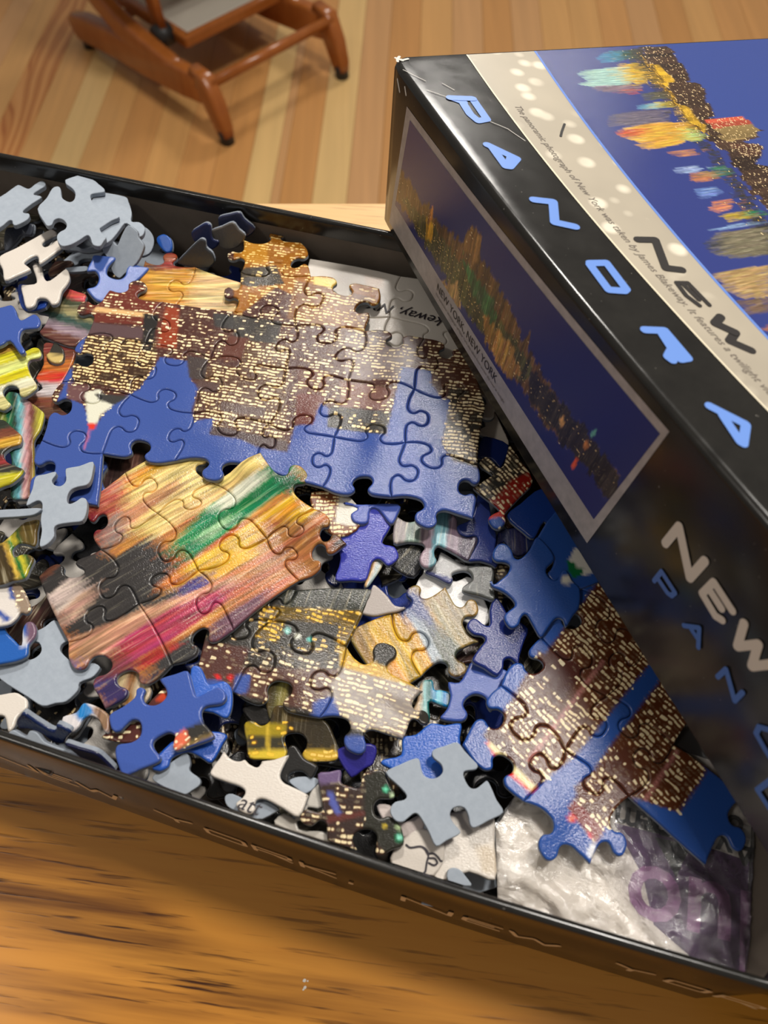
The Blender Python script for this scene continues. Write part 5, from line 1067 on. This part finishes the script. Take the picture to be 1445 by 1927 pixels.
# big picture on top: sky to the upper right, skyline along the middle, coloured water below it
TS = lambda p: T(1000, 70, p); TT = lambda p: T(1000, 70, p, 3.247)
SKY = ((58, 78, 150), 0, 0); WAT = ((50, 62, 130), 0, 0)
def S_(r, g, b, s=.85): return ((r, g, b), 0, s)
regT = [
    (TT([(430, 0), (660, 60), (900, 330), (1080, 600), (1200, 720), (1330, 920), (1500, 1120), (1700, 1400), (1700, -200), (430, -200)]), SKY),
    (TT([(655, 60), (800, 55), (870, 90), (940, 190), (960, 270), (1040, 280), (1080, 390), (1130, 480), (1070, 500), (1300, 480), (1340, 560), (1400, 570), (1395, 610), (1290, 640), (1395, 660), (1405, 720), (1380, 780), (1500, 800), (1700, 900), (1700, 1300), (1500, 1100), (1330, 930), (1200, 720), (1060, 600), (900, 400), (760, 230)]), ((66, 46, 34), .16, 0, .25)),
    (TT([(650, 66), (740, 180), (850, 330), (930, 430), (1060, 590), (1085, 610), (1000, 560), (860, 380), (720, 220)]), ((120, 90, 26), .5, 0, 1)),
    (TT([(735, 160), (780, 170), (860, 260), (850, 310), (800, 270)]), ((214, 168, 40), .3, 0, 1)),
    (TT([(900, 400), (960, 430), (1060, 540), (1050, 580), (960, 500)]), ((190, 150, 40), .35, 0, 1)),
    (TT([(1070, 505), (1300, 480), (1340, 530), (1100, 560)]), ((196, 84, 60), .25, 0, .2)),
    (TT([(1100, 560), (1340, 530), (1400, 600), (1200, 640)]), ((146, 122, 76), .2, 0, .4)),
    (TT([(1210, 650), (1390, 650), (1405, 720), (1330, 740), (1240, 700)]), ((80, 48, 36), .45, 0, .2)),
    # dark shore
    (TT([(560, 80), (655, 65), (760, 240), (900, 430), (1060, 620), (1200, 780), (1330, 960), (1500, 1180), (1700, 1450), (1700, 1600), (1400, 1250), (1180, 860), (1000, 640), (860, 440), (700, 260)]), ((52, 50, 40), .06, .3, 1)),
    (TT([(430, 90), (520, 80), (540, 150), (440, 160), (400, 120)]), S_(40, 130, 175)), (TT([(520, 80), (575, 80), (610, 130), (540, 150)]), S_(36, 84, 60)),
    (TT([(280, 220), (330, 200), (560, 180), (620, 270), (560, 300), (380, 310), (270, 290), (330, 270)]), S_(150, 190, 180)),
    (TT([(540, 160), (620, 160), (700, 250), (700, 290), (640, 300), (560, 240)]), S_(218, 176, 46)),
    (TT([(360, 300), (620, 290), (700, 300), (680, 330), (560, 345), (430, 330)]), S_(120, 96, 110)), (TT([(580, 320), (660, 310), (660, 345), (590, 350)]), S_(176, 70, 60)),
    (TT([(660, 350), (760, 330), (840, 370), (700, 392)]), S_(90, 90, 76)), (TT([(660, 415), (760, 400), (760, 440), (670, 445)]), S_(120, 180, 200)), (TT([(745, 400), (840, 390), (850, 430), (760, 440)]), S_(190, 170, 70)),
    (TT([(470, 480), (620, 450), (850, 440), (850, 520), (640, 540), (480, 545)]), S_(100, 92, 110)),
    (TT([(500, 590), (580, 550), (780, 520), (930, 520), (1010, 580), (940, 650), (720, 690), (620, 640), (540, 610)]), S_(216, 164, 60)), (TT([(500, 590), (580, 560), (700, 560), (680, 600), (560, 610)]), S_(196, 90, 50)),
    (TT([(930, 550), (1010, 570), (1080, 620), (1000, 640), (940, 620)]), S_(170, 190, 110)),
    (TT([(830, 700), (1000, 680), (1010, 720), (880, 735)]), S_(180, 120, 90)), (TT([(880, 800), (1010, 780), (1060, 800), (1000, 840), (900, 830)]), S_(150, 170, 210)),
    (TT([(960, 830), (1080, 820), (1150, 860), (1060, 890), (960, 880)]), S_(186, 120, 80)), (TT([(1080, 790), (1180, 790), (1200, 840), (1120, 860)]), S_(60, 120, 90)),
    (TT([(990, 930), (1120, 910), (1160, 960), (1080, 990), (1000, 970)]), S_(110, 140, 200)), (TT([(1080, 1005), (1200, 990), (1240, 1030), (1180, 1080), (1100, 1060)]), S_(206, 130, 90)),
    (TT([(1150, 1090), (1280, 1060), (1320, 1100), (1260, 1130), (1160, 1120)]), S_(190, 160, 60)), (TT([(1320, 1060), (1390, 1060), (1400, 1090), (1340, 1100)]), S_(30, 130, 90)),
    (TT([(1090, 1180), (1300, 1130), (1350, 1145), (1250, 1170)]), S_(140, 170, 210)), (TT([(1060, 1260), (1150, 1190), (1450, 1160), (1460, 1330), (1250, 1350), (1120, 1330)]), S_(120, 112, 90)), (TT([(1060, 1250), (1130, 1220), (1180, 1300), (1090, 1320)]), S_(60, 62, 70, .3)),
    (T(1145, 380, [(920, 660), (1100, 620), (1500, 560), (1500, 860), (1200, 880), (1060, 800)]), S_(176, 146, 96)), (T(1145, 380, [(1130, 900), (1300, 880), (1500, 860), (1500, 1010), (1250, 1020)]), S_(120, 96, 80)), (T(1145, 380, [(1350, 1150), (1500, 1100), (1500, 1200)]), S_(170, 110, 80)),
]
pT = photo_regions(WAT, regT)
def paintT(Q, W):
    col, fx = pT(W, Q[:, 0], LR[:, 1], .24); dry, dfx = pT(W, Q[:, 0], LR[:, 1], .01, .16, .26); m = dfx[:, 1] < .2; col[m] = dry[m]; fx[m] = dfx[m]; h = hash1(Q[:, 0], .26); b = (fx[:, 0] > .1); col[b] *= (.45+1.1*h[b])[:, None]; return col, fx, np.stack([Q[:, 0]*2.2, Q[:, 1]*2.2, np.full(len(Q), 3.0)], 1)
xs = np.concatenate([np.arange(-.18, 22, .06), np.linspace(22.1, 35.5, 20)]); yt = np.concatenate([np.linspace(0, .62, 150), np.linspace(.64, 1, 8)])
grid('skyline_picture', xs, yt, lambda x, t: (x, (ev(f2_, x)+.05)*(1-t)+(LW-1.4)*t, LH+LIFT), [M_print], lid, LC, paintT)
# side picture with its pale frame
M_frame = plain('mottled_silver_frame', (172, 164, 160), .4, noise=(260, .18))
cs = [side_pt(p) for p in ((766, 200), (1260, 812), (1105, 1022), (733, 418))]
ci = [side_pt(p) for p in ((772, 226), (1243, 816), (1118, 977), (744, 385))]
def quad_fn(c, lift):
    c = np.array(c)
    def f(u, v):
        x, z = (c[0]*(1-u)+c[1]*u)*(1-v)+(c[3]*(1-u)+c[2]*u)*v; return (x, side_y(x, z)-lift, z)
    return f
us = np.linspace(0, 1, 40)
grid('picture_frame', us, np.linspace(0, 1, 10), quad_fn(cs, .012), [M_frame], lid, LC)
sky2 = skyline((.012, .03), 4, .35, .62)
H1 = [(0, .60, .62), (.05, .55, .66), (.12, .50, .60), (.16, .42, .58), (.20, .46, .60), (.26, .30, .64), (.30, .12, .70), (.315, .05, .70), (.335, .10, .70), (.36, .34, .72), (.40, .28, .70), (.44, .36, .72), (.50, .24, .76), (.54, .28, .78), (.57, .38, .72), (.60, .56, .68), (.64, .60, .70), (.70, .58, .72), (.80, .60, .74), (.90, .66, .78), (1.0, .72, .80)]
CS = T(690, 80, [], 1.914) if False else None
C5 = lambda p: T(690, 80, p, 1.914); C6 = lambda p: T(690, 500, p, 1.914)
regS = [
    (C5([(100, 440), (160, 500), (200, 580), (230, 590), (245, 640), (310, 690), (345, 720), (380, 650), (412, 690), (400, 760), (430, 800), (480, 890), (520, 950), (540, 1000), (560, 1070), (590, 1040), (580, 1110), (640, 1200), (700, 1290), (760, 1380), (860, 1500), (910, 1570), (870, 1640), (820, 1560), (740, 1480), (640, 1370), (560, 1250), (470, 1140), (380, 990), (300, 870), (210, 700), (130, 600), (95, 560)]), ((118, 84, 44), .02, .7, .4)),
    (C5([(120, 540), (230, 650), (320, 770), (450, 960), (550, 1090), (600, 1190), (560, 1230), (460, 1120), (360, 970), (270, 820), (190, 700)]), ((84, 82, 40), .1, .9, .6)),
    (C5([(340, 760), (460, 940), (470, 1000), (440, 1010), (380, 900)]), ((60, 110, 56), 0, .9)),
    (C5([(420, 980), (520, 1080), (560, 1200), (500, 1200), (420, 1060)]), ((180, 130, 60), .05, .9, .5)),
    (C5([(210, 640), (240, 650), (235, 720), (212, 700)]), ((214, 160, 40), 0, .8)),
    (C5([(265, 860), (330, 870), (340, 960), (300, 930)]), ((190, 150, 90), 0, .9)),
    (C5([(348, 740), (378, 655), (390, 660), (378, 760)]), ((158, 112, 56), .04, .4, .4)), (C5([(382, 790), (400, 690), (414, 700), (404, 800)]), ((164, 118, 60), .04, .4, .4)),
    (C5([(222, 640), (230, 588), (240, 592), (236, 645)]), ((190, 120, 50), .1, 0)),
    (C6([(590, 370), (640, 420), (780, 580), (910, 770), (900, 830), (850, 840), (800, 740), (720, 660), (640, 540), (580, 470)]), ((50, 42, 36), .04, .3, .5)),
    (C6([(690, 560), (705, 545), (712, 570), (698, 588)]), ((230, 170, 100), 0, 0)), (C6([(735, 720), (755, 690), (765, 700), (745, 735)]), ((206, 80, 50), 0, 0)), (C6([(780, 640), (795, 625), (800, 655), (785, 665)]), ((190, 120, 60), 0, 0)), (C6([(808, 600), (830, 585), (822, 610), (810, 618)]), ((110, 180, 160), 0, 0)),
]
pS = photo_regions(((34, 44, 112), 0, 0), regS)
cI = np.array(ci)
def paintS(Q, W):
    col, fx = pS(W, Q[:, 0], LR[:, 2], .03, .13, .17); m = np.abs(col-lin((34, 44, 112))).sum(1) > .02; col[m] *= (.45+1.15*hash1(Q[m, 0], .17))[:, None]*(.75+.5*hash1(Q[m, 0], .06))[:, None]; return col, fx, np.stack([Q[:, 0]*2.6, Q[:, 2]*2.6, np.full(len(Q), 6.0)], 1)
grid('skyline_picture', np.linspace(0, 1, 360), np.linspace(0, 1, 110), quad_fn(ci, .02), [M_print], lid, LC, paintS)
# lettering on the lid, laid along the strokes of the print
M_blue = plain('blue_lettering', (110, 150, 226), .35); M_blue2 = plain('dim_blue_lettering', (76, 116, 190), .35); M_whitel = plain('white_lettering', (228, 218, 204), .4); M_blk = plain('black_lettering', (44, 40, 38), .4)
def top_letter(lines, wd, mat, lift=.02, smooth=False):
    L2 = [on_top(l)[:, :2] for l in lines]
    ribbon('printed_letter', L2, wd, lambda p: l2w([[p[0], p[1], LH+lift]])[0], [mat], lid, LC)
def side_letter(lines, wd, mat, lift=.03):
    L2 = [np.array([side_pt(p) for p in l]) for l in lines]
    ribbon('printed_letter', L2, wd, lambda p: l2w([[p[0], side_y(p[0], p[1])-lift, p[1]]])[0], [mat], lid, LC)
K2 = lambda p: T(845, 80, p); K1 = lambda p: T(1145, 380, p); K3 = lambda p: T(1145, 760, p); K4 = lambda p: T(1100, 900, p, 3.2116); K5 = lambda p: T(1145, 1380, p)
top_letter([K2([(8, 508), (212, 516), (340, 700), (262, 715), (190, 655), (120, 545), (40, 515)]), K2([(60, 512), (130, 545)])], .30, M_blue)
top_letter([K2([(345, 932), (610, 1058)]), K2([(610, 1058), (548, 1130), (510, 1125)]), K2([(395, 965), (508, 1120)]), K2([(560, 1050), (540, 1120)])], .30, M_blue)
top_letter([K2([(765, 1430), (940, 1450), (955, 1635), (1140, 1675)])], .30, M_blue)
top_letter([C5([(803, 797), (862, 796), (933, 890), (925, 897), (870, 893), (803, 803)])], .27, M_blue)
top_letter([K1([(325, 1165), (505, 1172), (715, 1420)]), K1([(715, 1420), (650, 1432), (600, 1385), (480, 1200)]), K1([(560, 1360), (535, 1410), (575, 1440)])], .27, M_blue)
top_letter([K3([(910, 25), (1235, 190)]), K3([(1240, 195), (1215, 365)]), K3([(1030, 110), (1190, 350), (1215, 365)])], .26, M_blue)
top_letter([K1([(262, 347), (420, 350), (515, 605), (660, 622)])], .28, M_blk)
top_letter([K1([(612, 738), (715, 740), (908, 940)]), K1([(665, 745), (815, 892)]), K1([(612, 738), (700, 855), (820, 945)])], .15, M_blk)
top_letter([K1([(1010, 1050), (960, 1105), (1145, 1190), (1095, 1265), (1290, 1350)])], .28, M_blk)
side_letter([K4([(492, 392), (575, 290), (640, 600), (730, 498)])], .27, M_whitel)
side_letter([K4([(835, 855), (795, 830), (715, 695), (785, 625), (898, 800)]), K4([(755, 665), (832, 785)])], .22, M_whitel)
side_letter([K4([(968, 875), (928, 1015), (1055, 1000), (1015, 1135), (1140, 1120)])], .25, M_whitel)
side_letter([K4([(425, 618), (470, 562), (552, 690), (530, 708), (505, 690), (445, 600)])], .15, M_blue2)
side_letter([K4([(605, 888), (698, 902), (692, 1020)]), K4([(650, 910), (690, 970)])], .14, M_blue2)
side_letter([K4([(810, 1198), (860, 1152), (912, 1342), (960, 1292)])], .15, M_blue2)
side_letter([K4([(1130, 1520), (1060, 1500), (1042, 1540), (1090, 1625), (1130, 1690)])], .15, M_blue2)
side_letter([K5([(1480, 420), (1358, 510), (1470, 680)])], .15, M_blue2)
# captions
a, b = on_top([(960, 200), (1150, 425)])[:, :2]
def cap_fn(p):
    x0 = a[0]+.0; x = x0+p[0]; return l2w([[x, ev(f1_, x)+.42+p[1], LH+.02]])[0]
M_cap = plain('grey_caption_ink', (112, 102, 92), .5)
text_mesh('caption', 'The panoramic photograph of New York was taken by James Blakeway. It features a twilight view of lower Manhattan, as seen from across the Hudson River.', cap_fn, .36, [M_cap], lid, LC, shear=.3)
A_, B_ = np.array(side_pt((822, 545))), np.array(side_pt((985, 803))); e_ = (B_-A_); LN = np.linalg.norm(e_); e_ /= LN; n_ = np.array([-e_[1], e_[0]])
def sc_fn(k, dz):
    def f(p):
        q = A_+e_*p[0]*k+n_*(p[1]+dz); return l2w([[q[0], side_y(q[0], q[1])-.03, q[1]]])[0]
    return f
text_mesh('caption', 'NEW YORK, NEW YORK', sc_fn(1.0, .02), .46, [M_blk], lid, LC)
text_mesh('caption', 'This panoramic photograph of New York was taken from across the river at twilight', sc_fn(1.0, -.22), .17, [M_cap], lid, LC)
# scuffs and the worn corner
M_torn = plain('torn_paper_fibre', (220, 216, 208), .9)
for ln in ([(.02, .30), (.16, .16), (.34, .10)], [(.16, .16), (.26, .34), (.2, .55)], [(.1, .12), (.3, .3)]):
    ribbon('scuffed_corner', [np.array(ln)-np.array([.3, 0])], .10, lambda q: lid_warp(np.array([[q[0], q[1], LH-.02]]))[0]+LR[:, 2]*.03, [M_torn], lid, LC)
top_letter([T(690, 90, [(240, 150), (390, 225)], 3.524), T(690, 90, [(500, 240), (580, 285)], 3.524), T(690, 90, [(400, 285), (530, 330)], 3.524), T(690, 90, [(820, 495), (940, 545), (1050, 620)], 3.524)], .025, M_torn, .016)
top_letter([T(690, 90, [(1310, 510), (1292, 560), (1285, 590)], 3.524)], .09, M_blk, .026)
side_letter([[(748, 150), (752, 172)], [(762, 165), (764, 178)]], .1, M_torn, .005)
